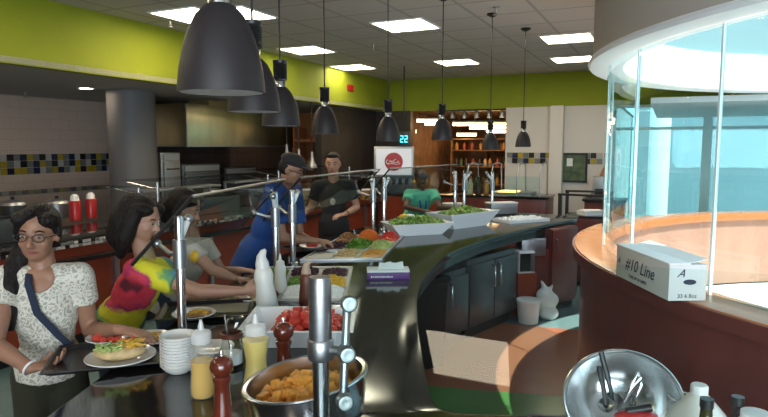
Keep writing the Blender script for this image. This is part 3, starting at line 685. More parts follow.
# bulletin frame
def on_back(px, py, off=0):
    d = ray(px, py); t = (V1-off)/d.dot(YR); return V((0, 0, CAMZ))+d*t
a = on_back(561, 182, .01); b = on_back(588, 153, .01); W_ = ((b-a).xy).length; H_ = b.z-a.z
bf = thing('notice_board', 'black framed notice board with a green poster on the white wall', 'notice board', (a.x, a.y, a.z), RZ)
m = MB()
for x0, x1, z0, z1 in ((0, W_, 0, .035), (0, W_, H_-.035, H_), (0, .035, .035, H_-.035), (W_-.035, W_, .035, H_-.035)): m.bx(x0, x1, -.03, 0, z0, z1)
obj('frame', m, 'black', bf, smooth=False); obj('poster', MB().bx(.035, W_-.035, -.012, -.001, .035, H_-.035), 'board_green', bf); obj('note', MB().bx(.09, .19, -.016, -.0125, H_*.55, H_*.82), 'white', bf)
tn = on_back(500, 180, .02)
# shop behind the opening: shelves with goods, warm light strips
random.seed(11)
GM = ['goods_amber', 'goods_dark', 'goods_cream', 'goods_red', 'goods_green']
ng = 0
for si, (u, v, L) in enumerate(((-4.9, 14.3, 1.6), (-3.1, 14.6, 1.7), (-4.6, 16.4, 3.2))):
    t = thing('shop_shelf', ['warm lit shop shelf behind the woman in mint', 'warm lit shop shelf behind the last glass guards', 'long shelf against the far wall of the shop'][si], 'shelf', R(u, v), RZ)
    for x in (0, L): obj('side', MB().bx(x-.02, x+.02, 0, .4, 0, 1.9), 'shelf_warm', t)
    for z in (.3, .75, 1.2, 1.6, 1.88): obj('board', MB().bx(.021, L-.021, 0, .4, z, z+.03), 'shelf_warm', t)
    base = {}
    for z in (.78, 1.23, 1.63):
        x = .10
        while x < L-.08:
            k = random.randrange(5); hgt = random.choice((.14, .18, .2)); p = R(u+x, v+.13, z+.001)
            if k not in base:
                base[k] = solid('jar', MB().lathe([(0, 0), (.045, 0), (.045, .13), (.022, .16), (.022, .185), (0, .185)], 14), GM[k], 'small %s bottle on a warm lit shop shelf' % ['amber', 'dark', 'cream', 'red', 'green'][k], 'bottle', p, group='%s bottles on the shop shelves' % ['amber', 'dark', 'cream', 'red', 'green'][k]+(' %s' % ['left', 'middle', 'far'][si]))
                base[k]['label'] = 'small %s bottle on the %s shop shelf' % (['amber', 'dark', 'cream', 'red', 'green'][k], ['left', 'middle', 'far'][si])
            else:
                c = base[k].copy(); COL.objects.link(c); c.location = p
            x += random.uniform(.12, .22)
for k, (x0, x1, y, d) in enumerate(((417, 441, 121, 13.2), (425, 440, 124, 12.4), (453, 512, 124.5, 13.4), (470, 520, 128, 12.6), (487, 512, 131.5, 12.2), (457, 476, 135, 14.8), (409, 416, 132, 14))):
    a = D(x0, y, d); b = D(x1, y, d); t = thing('light_strip', 'warm light strip under the shop ceiling, %s' % ['left end, brightest', 'left end, shorter lower one', 'longest one', 'second long one', 'shortest one beside the white wall', 'lowest one in the middle', 'small one behind the cyan screen'][k], 'light', ((a.x+b.x)/2, a.y, a.z))
    L = b.x-a.x; obj('tube', MB().box((0, 0, 0), (L, .08, .05)), 'warm_strip', t); obj('housing', MB().box((0, 0, .045), (L+.04, .12, .03)), 'steel_soft', t)
    obj('hanger', MB().tube([(-L*.4, 0, .06), (-L*.4, 0, ZB+.05-a.z)], .006, 6).tube([(L*.4, 0, .06), (L*.4, 0, ZB+.05-a.z)], .006, 6), 'black', t)
wlp = bpy.data.lights.new('shop_light', 'AREA'); wlo = bpy.data.objects.new('shop_light', wlp); COL.objects.link(wlo); wlp.size = 2.5; wlp.energy = 24; wlp.color = (1, .62, .32); wlo.location = R(-3.6, 13.6, 2.38)
# track with small spot lamps below the back beam over the shop opening
tk = thing('track_lights', 'black track of small spot lamps below the lime back beam', 'track light', R(-4.2, V1+.06, ZB-.04), RZ)
obj('track', MB().bx(.1, 1.5, -.03, .03, 0, .028), 'black', tk)
for i in range(6): obj('spot', MB().lathe([(.02, 0), (.045, -.03), (.05, -.13), (0, -.13)], 14, c=(.2+i*.24, 0, 0)), 'steel_soft', tk)
# back food counter at right of opening with heat glow, racks
hc = D(497, 210, 9.4); HC = thing('hot_food_counter', 'dark hot food counter with curved glass and an orange glow', 'food counter', (hc.x, hc.y, 0), RZ)
obj('body', MB().bx(-.6, .75, 0, .7, 0, .90), 'ring_wood', HC, bevel=.004); obj('countertop', MB().bx(-.62, .77, -.03, .72, .902, .94), 'granite', HC, bevel=.004)
obj('heated_tray', MB().bx(-.02, .26, .15, .45, .985, 1.0), 'heat_glow', HC); obj('tray_base', MB().bx(-.14, .5, .1, .55, .941, .984), 'steel_soft', HC)
for x in (-.5, -.1, .3, .65):
    obj('hoop', MB().tube([(x, .02, .94), (x, .0, 1.25), (x, .1, 1.40), (x, .35, 1.45), (x, .6, 1.42), (x, .66, .94)], .012, 8), 'steel_soft', HC)
obj('glass_cover', MB().bx(-.5, .65, -.012, -.008, .96, 1.25), 'pane', HC)
# white wall's service counter things: the dark cabinet far right beyond the rail
dk = D(600, 215, 9.6); t = thing('side_table', 'dark wooden side table with a black top by the white wall', 'table', (dk.x, dk.y, 0), RZ)
obj('body', MB().bx(-.25, .35, 0, .5, 0, .82), 'ring_wood', t, bevel=.004); obj('top', MB().bx(-.28, .38, -.03, .53, .822, .86), 'black', t, bevel=.004)
t2 = thing('napkin_holder', 'grey steel dispenser on the dark side table', 'dispenser', (dk.x+.02, dk.y+.15, .861), RZ)
obj('body', MB().bx(-.1, .14, 0, .2, 0, .36), 'steel_soft', t2, bevel=.01); obj('slot', MB().bx(-.06, .1, -.006, -.0005, .06, .16), 'black', t2)
o = solid('orange_pole', MB().tube([(0, 0, 0), (.22, 0, .55)], .03, 10), 'wood_orange', 'slanted orange wooden pole leaning by the kiosk corner', 'pole', (dk.x+.0, dk.y+.42, .862), rz=RZ)
# more equipment on the back counters
for i, (px, d, hgt, m_, lb) in enumerate(((14, 6.0, .20, 'fridge_steel', 'dark round soup kettle on the back counter behind the woman with glasses'), (58, 6.6, .16, 'steel_soft', 'grey soup kettle on the back counter left of the red containers'), (214, 8.0, .18, 'goods_cream', 'cream round kettle on the back counter below the hood'))):
    p = D(px, 222, d); t = thing('soup_kettle', lb, 'kettle', (p.x, p.y, .921))
    obj('body', MB().lathe([(0, 0), (.10, 0), (.125, .02), (.13, hgt), (0, hgt)], 28), m_, t); obj('lid', MB().lathe([(.132, hgt+.001), (.12, hgt+.03), (.03, hgt+.05), (0, hgt+.05), (0, hgt+.001)], 28), 'steel_soft', t); obj('handle', MB().lathe([(0, hgt+.051), (.018, hgt+.055), (.02, hgt+.08), (0, hgt+.082)], 16), 'black', t)
for i, (px, lb) in enumerate(((478, 'left of three dark syrup bottles on the back food counter'), (486, 'middle one of three dark syrup bottles on the back food counter'), (470, 'red capped sauce bottle beside the dark syrup bottles'))):
    p = D(px, 196, 9.75); t = thing('syrup_bottle', lb, 'bottle', (p.x, p.y, .941)); obj('body', MB().lathe([(0, 0), (.045, 0), (.045, .17), (.02, .22), (.02, .25), (0, .25)], 18), ['goods_dark', 'goods_amber', 'goods_cream'][i], t); obj('cap', MB().lathe([(0, .251), (.024, .251), (.024, .28), (0, .28)], 14), ['black', 'black', 'red_plastic'][i], t)
# ---------------------------------------------------------------- glass guards on steel posts
def guard(a, b, cdir, label, ztop=1.50, zlow=1.20, cus=.24, srv=.07, post_h=1.42, rp=.019):
    a = V((a[0], a[1], 0)); b = V((b[0], b[1], 0)); d = (b-a).normalized(); c = V(cdir).normalized()
    t = thing('sneeze_guard', label, 'glass guard', (a.x, a.y, CT+.001), 0, 'glass guards over the salad bar')
    for p in (a, b):
        obj('post', MB().lathe([(.035, CT+.001), (.035, CT+.012), (rp, CT+.016), (rp, post_h-.01), (rp*.8, post_h), (0, post_h)], 20, c=p), 'chrome', t, world=True)
        obj('clamp', MB().lathe([(rp+.009, post_h-.22), (rp+.009, post_h-.10)], 20, c=p), 'steel_soft', t, world=True)
        s = d*(.07 if p is a else -.07)
        e1 = p+V((0, 0, post_h-.16)); e2 = p+s*.6+c*(cus*.55)+V((0, 0, zlow+(ztop-zlow)*.30)); e3 = p+s+V((0, 0, zlow+(ztop-zlow)*.66))+c*(-.01)
        obj('arm', MB().tube([e1, e1+c*.05, e2], .010, 10), 'steel_soft', t, world=True)
        obj('arm', MB().tube([e1+V((0, 0, .05)), e3], .013, 10), 'white', t, world=True)
        obj('knob', MB().ell(e2, (.018,)*3), 'steel_soft', t, world=True); obj('knob', MB().ell(e3, (.020,)*3), 'steel_soft', t, world=True)
    lo0 = a+c*cus+V((0, 0, zlow)); lo1 = b+c*cus+V((0, 0, zlow)); hi0 = a-c*srv+V((0, 0, ztop)); hi1 = b-c*srv+V((0, 0, ztop))
    n = (lo1-lo0).cross(hi0-lo0).normalized()*.004
    m = MB(); m.add([lo0-n, lo1-n, hi1-n, hi0-n, lo0+n, lo1+n, hi1+n, hi0+n], [(0, 1, 2, 3), (7, 6, 5, 4), (0, 4, 5, 1), (1, 5, 6, 2), (2, 6, 7, 3), (3, 7, 4, 0)])
    g = obj('glass_panel', m, 'pane_guard', t, world=True, smooth=False)
    obj('edge_strip', MB().tube([lo0, hi0], .008, 8), 'rubber', t, world=True)
    obj('edge_strip', MB().tube([lo1, hi1], .006, 8), 'rubber', t, world=True)
    obj('top_rail', MB().tube([hi0, hi1], .007, 8), 'steel_soft', t, world=True)
    return t
def cp(px, d): p = D(px, 200, d); return (p.x, p.y)
guard(cp(178, 2.45), cp(275, 3.75), (-1, .3, 0), 'tilted glass guard on the near left, ending beside the tie-dye shirt')
guard(cp(292, 3.95), cp(373, 5.45), (-1, .5, 0), 'tilted glass guard in front of the man in blue')
guard(cp(384, 5.6), cp(455, 7.0), (-.8, .7, 0), 'tilted glass guard between the man in black and the woman in mint')
guard(cp(464, 7.0), cp(492, 7.0), (-.1, 1, 0), 'short glass guard at the far end of the salad bar', cus=.1)
# near post with its thick sleeve and jointed side bar, holding the wide near pane
np_ = D(320, 300, 1.2); t = thing('near_guard', 'big steel post in front with jointed clamp and wide clear pane', 'glass guard', (np_.x, np_.y, CT+.001))
X, Y = np_.x, np_.y
q = obj('post', MB().lathe([(.05, CT+.001), (.05, CT+.014), (.017, CT+.02), (.017, 1.30), (.0, 1.30)], 28, c=(X, Y, 0)), 'chrome', t, world=True)
obj('sleeve', MB().lathe([(.0, 1.299), (.0225, 1.299), (.0235, 1.305), (.0235, 1.425), (.021, 1.437), (.0, 1.438)], 32, c=(X, Y, 0)), 'steel', t, world=True, label='thick brushed steel sleeve')
k1 = D(347, 302, 1.21); k2 = D(345, 352, 1.18); k3 = D(343, 399, 1.17)
obj('crossarm', MB().tube([V((X, Y, k2.z)), k2], .010, 14), 'steel_soft', t, world=True)
obj('collar', MB().lathe([(.024, k2.z-.022), (.027, k2.z-.018), (.027, k2.z+.018), (.024, k2.z+.022)], 28, c=(X, Y, 0)), 'steel_soft', t, world=True)
obj('side_bar', MB().tube([k1, k2, k3], .0085, 12), 'steel_soft', t, world=True)
kd_ = frame((.25, -1, .1))
for k in (k1, k2, k3): obj('knob', MB().lathe([(0, -.014), (.014, -.014), (.017, -.010), (.017, .010), (.014, .014), (.006, .015), (0, .013)], 24, c=k+V((.004, -.012, 0)), M=kd_), 'steel', t, world=True)
tl_ = D(357, 247, 1.22); tr_ = D(775, 276, .95); zt = (tl_.z+tr_.z)/2
tl_.z = tr_.z = zt; e = (tr_-tl_); hn = V((e.y, -e.x, 0)).normalized(); dn = V((0, 0, -.42))+hn*GUARD_TILT
bl_, br_ = tl_+dn+V((-.02, 0, 0)), tr_+dn; n = e.cross(dn).normalized()*.004
m = MB(); m.add([bl_-n, br_-n, tr_-n, tl_-n, bl_+n, br_+n, tr_+n, tl_+n], [(0, 1, 2, 3), (7, 6, 5, 4), (0, 4, 5, 1), (1, 5, 6, 2), (2, 6, 7, 3), (3, 7, 4, 0)])
obj('glass_panel', m, 'pane_guard', t, world=True, smooth=False)

# ---------------------------------------------------------------- salad wells
def well(corners, label, rows):
    # corners: world xy of near-left, near-right, far-right, far-left
    A, B, C_, E_ = [V((c[0], c[1], 0)) for c in corners]
    def W(s, r, z=0): p = A.lerp(B, s).lerp(E_.lerp(C_, s), r); return V((p.x, p.y, CT+z))
    t = thing('salad_well', label, 'salad bar', (A.x, A.y, CT+.001))
    m = MB(); w = .02
    def strip(s0, r0, s1, r1, z=.012, z0=.001):
        ps = [W(s0, r0), W(s1, r0), W(s1, r1), W(s0, r1)]; m.prism([(p.x, p.y) for p in ps], CT+z0, CT+z)
    strip(0, 0, 1, .05); strip(0, .95, 1, 1); strip(0, .05, .02, .95); strip(.98, .05, 1, .95)
    obj('rim', m, 'steel_soft', t, world=True, smooth=False)
    nr = len(rows)
    m = MB()
    for i in range(nr):
        r0 = .06+.88*i/nr; r1 = .06+.88*(i+1)/nr-.02
        if i: strip(.02, r0-.02, .98, r0, .012)
        cols = rows[i]; n = len(cols)
        for j in range(1, n): sx = .02+.96*j/n; strip(sx-.012, r0, sx+.012, r1, .012)
    obj('divider', m, 'steel_soft', t, world=True, smooth=False)
    m = MB(); strip(.02, .05, .98, .95, .004); obj('pan', m, 'steel_soft', t, world=True, smooth=False)
    for i, cols in enumerate(rows):
        r0 = .06+.88*i/nr+.01; r1 = .06+.88*(i+1)/nr-.03; n = len(cols)
        for j, spec in enumerate(cols):
            if not spec: continue
            m_, lb, cat, kind, cnt, hh = spec; s0 = .02+.96*j/n+.02; s1 = .02+.96*(j+1)/n-.02
            fm = MB(); L = (W(s1, .5)-W(s0, .5)).length; Wd = (W(.5, r1)-W(.5, r0)).length
            for q in range(cnt):
                s = random.uniform(0, 1); r = random.uniform(0, 1); p = W(s0+(s1-s0)*(.08+.84*s), r0+(r1-r0)*(.12+.76*r)); dome = ((1-(2*s-1)**2)*(1-(2*r-1)**2))**.6
                p.z = CT+.012+hh*dome*random.uniform(.3, 1); Mx = Euler((random.uniform(-.6, .6), random.uniform(-.6, .6), random.uniform(0, 6))).to_matrix()
                if kind == 'shred': fm.box(p, (.045, .004, .004), M=Mx)
                elif kind == 'leaf':
                    a = .02+random.random()*.022
                    fm.add([p+Mx@V(v_) for v_ in ((-a, 0, 0), (-a*.3, a*.6, .008), (a*.7, a*.4, -.004), (a, -a*.1, .01), (a*.2, -a*.6, 0), (-a*.6, -a*.4, .008))], [(0, 1, 2), (0, 2, 3), (0, 3, 4), (0, 4, 5)])
                elif kind == 'cube': fm.box(p, (.016, .015, .014), M=Mx)
                elif kind == 'ball': fm.ell(p, (.007, .006, .006), M=Mx, n=6)
                elif kind == 'disc': fm.lathe([(0, 0), (.02, 0), (.02, .005), (0, .005)], 10, c=p, M=Mx)
            dome = MB(); k = 10; vs = []
            for a_ in range(k+1):
                for b_ in range(k+1):
                    p = W(s0+(s1-s0)*a_/k, r0+(r1-r0)*b_/k); p.z = CT+.006+hh*.75*max(0, (1-(2*a_/k-1)**2)*(1-(2*b_/k-1)**2))**.6; vs.append(p)
            fm.add(vs, [(a_*(k+1)+b_, (a_+1)*(k+1)+b_, (a_+1)*(k+1)+b_+1, a_*(k+1)+b_+1) for a_ in range(k) for b_ in range(k)])
            o = obj(cat, fm, m_, origin=W((s0+s1)/2, (r0+r1)/2), smooth=False, fixn=False); tag(o, lb, cat.replace('_', ' '), kind='stuff')
random.seed(21)
w1 = [P(x, y, CT)[:2] for x, y in ((243, 303), (346, 303), (353, 268), (262, 268))]
well(w1, 'near salad well of chopped toppings behind the watermelon dish',
     [[('ketchup', 'brown chopped ham in the near salad well behind the watermelon', 'chopped_ham', 'cube', 120, .02), ('feta', 'white crumbled cheese in the near salad well', 'crumbled_cheese', 'cube', 260, .03), ('feta', 'second pan of white cheese beside the steel post', 'crumbled_cheese', 'cube', 240, .03)],
      [('lettuce', 'green chopped pepper in the near salad well', 'chopped_pepper', 'cube', 200, .025), ('lettuce', 'green chopped onion in the near salad well behind the brown bottle', 'chopped_onion', 'cube', 180, .02), ('corn', 'yellow sweetcorn in the near salad well', 'sweetcorn', 'ball', 160, .035)],
      [('lettuce', 'dark green beans at the back of the near salad well', 'green_beans', 'shred', 160, .02), ('cabbage', 'shredded purple cabbage in the middle of the near salad well', 'purple_cabbage', 'shred', 260, .025), ('cabbage', 'dark red kidney beans at the right back of the near salad well', 'kidney_beans', 'ball', 160, .025)]])
w2 = [P(x, y, CT)[:2] for x, y in ((300, 261), (382, 260), (405, 236), (343, 236))]
well(w2, 'far salad well of lettuce, cucumber and carrots beyond the tissue box',
     [[None, ('tortilla', 'beige sprouts at the near edge of the far salad well', 'bean_sprouts', 'shred', 160, .02), ('potato', 'pale chickpeas at the near edge of the far salad well', 'chickpeas', 'ball', 160, .02)],
      [('cabbage', 'purple onion slices in the far salad well by the blue man hands', 'onion_slices', 'shred', 200, .03), ('lettuce', 'green lettuce leaves in the far salad well', 'lettuce', 'leaf', 200, .05), ('lettuce_pale', 'pale cucumber slices in the far salad well', 'cucumber_slices', 'disc', 120, .035)],
      [('brownfood', 'brown toasted pieces beside the shredded carrots', 'croutons', 'cube', 200, .05), ('carrot', 'big heap of shredded orange carrot', 'shredded_carrot', 'shred', 1300, .075), ('tomato', 'chopped red tomato right of the carrots', 'chopped_tomato', 'cube', 200, .06)]])
# white angular salad bins
def bin_(p, rz, L, Wd, h, label, fl=.10):
    t = thing('salad_bin', label, 'serving dish', (p.x, p.y, CT+.001), rz)
    a, b, c, d = L/2-fl, Wd/2-fl*.6, L/2, Wd/2; vs = []
    for (x, y, z) in ((a, b, 0), (c, d, h), (c-.012, d-.012, h), (a-.01, b-.01, .012)): vs += [(-x, -y, z), (x, -y, z), (x, y, z), (-x, y, z)]
    fs = [(3, 2, 1, 0)]
    for k in range(3): fs += [(4*k+i, 4*k+(i+1) % 4, 4*k+4+(i+1) % 4, 4*k+4+i) for i in range(4)]
    fs.append((12, 13, 14, 15)); obj('dish', MB().add(vs, fs), 'white_gloss', t, smooth=False)
    return t
def salad(p, rz, L, Wd, z, label, n=500, m_='lettuce', m2='lettuce_pale', hh=.05):
    fm = MB(); Rm = Matrix.Rotation(rz, 3, 'Z')
    for q in range(n):
        x = random.uniform(-1, 1); y = random.uniform(-1, 1); dm = (1-x*x)*(1-y*y); a = random.uniform(.02, .04); c = V((x*L/2, y*Wd/2, hh*dm+random.uniform(0, .02))); Mx = Euler((random.uniform(-.9, .9), random.uniform(-.9, .9), random.uniform(0, 6))).to_matrix()
        fm.add([c+Mx@V(v_) for v_ in ((-a, 0, 0), (-a*.3, a*.6, .008), (a*.7, a*.4, -.004), (a, -a*.1, .01), (a*.2, -a*.6, 0), (-a*.6, -a*.4, .008))], [(0, 1, 2), (0, 2, 3), (0, 3, 4), (0, 4, 5)], mi=q % 2)
    k = 8; fm.add([(L/2*(2*i/k-1), Wd/2*(2*j/k-1), -.02+hh*.8*(1-(2*i/k-1)**2)*(1-(2*j/k-1)**2)) for i in range(k+1) for j in range(k+1)], [(i*(k+1)+j, (i+1)*(k+1)+j, (i+1)*(k+1)+j+1, i*(k+1)+j+1) for i in range(k) for j in range(k)])
    o = obj('salad_leaves', fm, [m_, m2], smooth=False, fixn=False); o.location = (p.x, p.y, z); o.rotation_euler = (0, 0, rz); return tag(o, label, 'salad', kind='stuff')
pb = P(417, 234, CT); bin_(pb, .35, .60, .32, .11, 'nearer white angular serving dish full of green leaves'); salad(pb, .35, .46, .22, CT+.09, 'green salad leaves in the nearer white dish')
pb = P(463, 226.5, CT); bin_(pb, .72, .72, .34, .15, 'farther, taller white angular serving dish on the counter curve', .12); salad(pb, .72, .50, .22, CT+.12, 'green herbs heaped in the farther white dish', 350)
# lemon wedge bits in the nearer dish
for i, (px, py) in enumerate(((404, 218), (410, 217))):
    p = D(px, py, 5.35); o = solid('bread_roll', MB().ell((0, 0, 0), (.045, .03, .022)), ['corn', 'feta'][i], ['yellow cheese slice lying on the green salad leaves', 'white roll lying on the green salad leaves'][i], 'food', (p.x, p.y, CT+.16))
# white bowls at the back
p = P(452, 210.5, CT+.0); q = P(425, 212, CT)
def bowl(p, r, h, label, m_='porcelain', name='bowl', z=CT+.001, group=None):
    return solid(name, MB().lathe([(0, 0), (r*.5, 0), (r*.55, h*.06), (r*.85, h*.55), (r, h), (r-.006, h), (r*.8, h*.58), (r*.5, h*.14), (0, h*.12)], 36), m_, label, 'bowl', (p.x, p.y, z), group=group)
bowl(p, .13, .09, 'small white bowl standing behind the far white dish')
pi_ = P(521, 221, CT); it = thing('ice_tray', 'flat white tray of crushed ice near the far end of the counter', 'tray', (pi_.x, pi_.y, CT+.001), .45)
m = MB()
for a, b, c, d in ((-.26, .26, -.15, -.14), (-.26, .26, .14, .15), (-.26, -.25, -.14, .14), (.25, .26, -.14, .14)): m.bx(a, b, c, d, 0, .03)
obj('rim', m, 'white', it, smooth=False); obj('bottom', MB().bx(-.25, .25, -.14, .14, 0, .012), 'white', it)
random.seed(5); fm = MB()
for q in range(260): fm.box((random.uniform(-.24, .24), random.uniform(-.13, .13), random.uniform(.014, .034)), (.02, .018, .016), M=Euler((random.random()*3, random.random()*3, 0)).to_matrix())
o = obj('ice', fm, 'white_gloss', smooth=False); o.location = (pi_.x, pi_.y, CT+.002); o.rotation_euler = (0, 0, .45); tag(o, 'crushed ice in the flat white tray', 'ice', kind='stuff')
pn = P(503, 214.5, CT); t = thing('cutlery_box', 'grey steel box behind the ice tray', 'box', (pn.x, pn.y+.1, CT+.001), .3); obj('body', MB().bx(-.17, .17, -.08, .08, 0, .12), 'steel_soft', t, bevel=.006); obj('lid', MB().bx(-.175, .175, -.085, .085, .121, .135), 'white', t)
# tissue box
pt = P(388, 280, CT); tb = thing('tissue_box', 'purple tissue box on the black counter', 'tissue box', (pt.x, pt.y+.06, CT+.001), .05)
obj('box', MB().bx(-.125, .125, -.06, .06, 0, .055), 'purple', tb, bevel=.002); obj('band', MB().bx(-.1255, .1255, -.0605, .0605, .044, .0555), 'white', tb, label='white top band')
m = MB()
for k in range(12): m.box((-.10+k*.011, -.0606, .018), (.007, .0008, .008 if k % 3 else .012))
obj('print', m, 'white', tb, smooth=False)
m = MB()
for k in range(4):
    x = -.06+k*.035; m.add([(x, -.02, .056), (x+.05, -.015, .056), (x+.045, .02, .085+.01*(k % 2)), (x+.01, .01, .09), (x+.03, .03, .056)], [(0, 1, 2, 3), (3, 2, 4)])
obj('tissue', m, 'paper', tb)
# ---------------------------------------------------------------- small things on the near counter
def solidc(name, mb, m, label, cat, p, z=CT+.001, rz=0, group=None, **k): return solid(name, mb, m, label, cat, (p[0], p[1], z), group, rz, **k)
def plate(p, r, label, z=CT+.001, m_='porcelain', g=None):
    return solidc('plate', MB().lathe([(0, 0), (r*.58, 0), (r*.62, .003), (r*.97, .018), (r, .020), (r*.985, .023), (r*.62, .008), (0, .006)], 48), m_, label, 'plate', p, z, group=g)
# tray of the woman with glasses
TZ = CT+.001
tc = P(112, 362, CT); tc = V((tc.x+.01, tc.y+.05, 0))
def trayobj(c, L, W_, rz, label):
    m = MB(); a, b = L/2, W_/2; f = .02; h = .018
    vs = []
    for (x, y, z) in ((a-f, b-f, 0), (a, b, h), (a+.006, b+.006, h), (a+.006, b+.006, h-.003), (a-f+.002, b-f+.002, .0-.0), ): pass
    vs = []
    for (x, y, z) in ((a-f, b-f, .003), (a-.003, b-.003, h), (a+.006, b+.006, h), (a+.006, b+.006, h-.003), (a, b, h-.003), (a-f+.002, b-f+.002, 0)): vs += [(-x, -y, z), (x, -y, z), (x, y, z), (-x, y, z)]
    fs = [(0, 1, 2, 3)]
    for k in range(5): fs += [(4*k+i, 4*k+(i+1) % 4, 4*k+4+(i+1) % 4, 4*k+4+i) for i in range(4)]
    fs.append((23, 22, 21, 20)); return solidc('serving_tray', MB().add(vs, fs), 'tray_black', label, 'tray', c, TZ, rz, bevel=0)
trz = .30
trayobj(tc, .46, .30, trz, 'black tray with two plates and a watermelon saucer held by the woman with glasses')
TT = TZ+.004
p1 = P(121, 358, TT+.01); plate(p1, .122, 'white plate with a folded wrap, nearest the woman with glasses', TT)
p2 = P(147, 340, TT+.01); plate(p2, .100, 'white plate with a flatbread slice at the far end of the tray', TT)
p3 = P(107, 337, TT+.02)
plate(p3, .080, 'small white saucer of watermelon pieces on the tray', TT)
# wrap on p1
def wrap(p, z, label, s=1):
    t = thing('food_wrap', label, 'food', (p[0], p[1], z), .3)
    obj('tortilla', MB().ell((0, 0, .022*s), (.075*s, .045*s, .024*s)).ell((-.035*s, .02*s, .020*s), (.05*s, .035*s, .018*s)), 'tortilla', t)
    random.seed(4)
    for nm, m_, cx, cy, n in (('lettuce', 'lettuce_pale', -.03, -.015, 40), ('cheese', 'cheese', .03, 0, 40), ('meat', 'melon', 0, .03, 16)):
        f = MB()
        for q in range(n): f.box((cx*s+random.uniform(-.035, .035)*s, cy*s+random.uniform(-.03, .03)*s, .044*s+random.uniform(-.004, .01)), (.026*s, .008*s, .004), M=Euler((random.uniform(-.5, .5), random.uniform(-.5, .5), random.uniform(0, 6))).to_matrix())
        obj(nm, f, m_, t, smooth=False)['kind'] = 'stuff'
wrap(p1, TT+.008, 'folded wrap with cheese and lettuce on the plate nearest the woman with glasses', 1.15)
def slice_(p, z, rz, label, s=1):
    t = thing('flatbread_slice', label, 'food', (p[0], p[1], z), rz)
    obj('base', MB().prism([(-.06*s, -.035*s), (.07*s, -.045*s), (.06*s, .05*s), (-.05*s, .04*s)], 0, .016), 'crust', t, bevel=.004)
    random.seed(8); f = MB()
    for q in range(26): f.ell((random.uniform(-.045, .055)*s, random.uniform(-.03, .035)*s, .018), (.012, .009, .005), n=8)
    obj('topping', f, 'cheese', t)['kind'] = 'stuff'
slice_(p2, TT+.008, .4, 'flatbread slice on the far plate of the tray')
def chunk_base(label, m_='melon', a=.028):
    random.seed(2); m = MB(); vs = [(x*a/2*random.uniform(.7, 1.1), y*a/2*random.uniform(.7, 1.1), z*a/2*random.uniform(.7, 1.1)) for x in (-1, 1) for y in (-1, 1) for z in (-1, 1)]
    m.add(vs, [(0, 1, 3, 2), (4, 6, 7, 5), (0, 4, 5, 1), (2, 3, 7, 6), (0, 2, 6, 4), (1, 5, 7, 3)]); return m
def pile(spots, base_mb, m_, name, label, cat, group, bevel=.003):
    b0 = None
    for i, (x, y, z, s) in enumerate(spots):
        if b0 is None: o = b0 = obj(name, base_mb, m_, bevel=bevel); tag(o, label, cat, group)
        else: o = b0.copy(); COL.objects.link(o)
        o.location = (x, y, z); o.rotation_euler = (random.random()*6, random.random()*6, random.random()*6); o.scale = (s,)*3
random.seed(31); sp_ = []
for lay, (n, r, z) in enumerate(((9, .042, .022), (6, .028, .042), (2, .010, .060))):
    for i in range(n):
        a = 2*PI*i/n+lay; sp_.append((p3.x+r*math.cos(a), p3.y+r*math.sin(a), TT+z, .85))
pile(sp_, chunk_base(''), 'melon', 'watermelon_chunk', 'red watermelon chunk on the small saucer of the tray', 'watermelon', 'watermelon on the saucer')
# stack of small white bowls
pst = P(179, 372, CT)
for i in range(11):
    zz = CT+.001+i*.0105
    lb = 'white bowl in the small stack, topmost' if i == 10 else ('white bowl in the small stack, at the very bottom' if i == 0 else 'white bowl in the middle of the small stack behind the oil bottle')
    bowl(pst, .062, .030, lb, z=zz, group='stacked small white bowls')
# plate of food before the girl in tie-dye
tq = P(205, 318, CT)
trayobj((tq.x-.02, tq.y+.10), .42, .30, .2, 'black tray in front of the girl in tie-dye')
p4_ = P(194, 315, TT+.01); plate(p4_, .098, 'white plate with a flatbread piece beside the second post', TT)
slice_((p4_.x+.02, p4_.y), TT+.008, -.2, 'flatbread piece on the plate beside the second post', .8); 
solidc('bread_piece', MB().ell((0, 0, .018), (.04, .03, .018)), 'feta', 'white bread piece on the plate beside the second post', 'food', (p4_.x-.05, p4_.y+.01), TT+.008)
# tray & plate of the man in blue
tm = P(318, 250, CT); trayobj((tm.x-.03, tm.y+.05), .44, .30, .5, 'black tray in front of the man in blue')
p5_ = P(312, 248, TT); plate(p5_, .10, 'white plate with orange food in front of the man in blue', TT)
pile([(p5_.x+.03*math.cos(k*2.4)*(1+.3*(k % 2)), p5_.y+.03*math.sin(k*2.4), TT+.022+.006*(k % 3), 1) for k in range(8)], chunk_base(''), 'melon', 'fruit_piece', 'orange red food piece on the plate of the man in blue', 'food', 'food on the plate of the man in blue')
# oil bottle, dressing bottle
def prof_solid(pr): return [(0, pr[0][1])] + pr + [(0, pr[-1][1])]
po = P(203, 396, CT)
ob_ = thing('oil_bottle', 'clear squeeze bottle half full of yellow oil in front of the white bowl stack', 'bottle', (po.x, po.y, CT+.001))
bprof = [(.034, .0), (.039, .008), (.038, .04), (.035, .09), (.037, .115), (.042, .14), (.041, .155), (.032, .168), (.029, .172)]
obj('liquid', MB().lathe(prof_solid([(r-.003, z+.002) for r, z in bprof[:5]]), 32), 'oil', ob_)
obj('body', MB().lathe(bprof+[(0, .172)], 32), 'bottle_clear', ob_)
obj('cap', MB().lathe([(0, .173), (.031, .173), (.031, .205), (.026, .210), (.010, .214), (.009, .222), (.004, .245), (0, .246)], 28), 'bottle_cap', ob_)
pdr = P(257, 399, CT)
db = thing('dressing_bottle', 'tall clear squeeze bottle full of pale yellow dressing', 'bottle', (pdr.x, pdr.y, CT+.001))
dprof = [(.040, 0), (.044, .01), (.042, .05), (.034, .10), (.033, .125), (.039, .165), (.043, .19), (.041, .200), (.030, .207)]
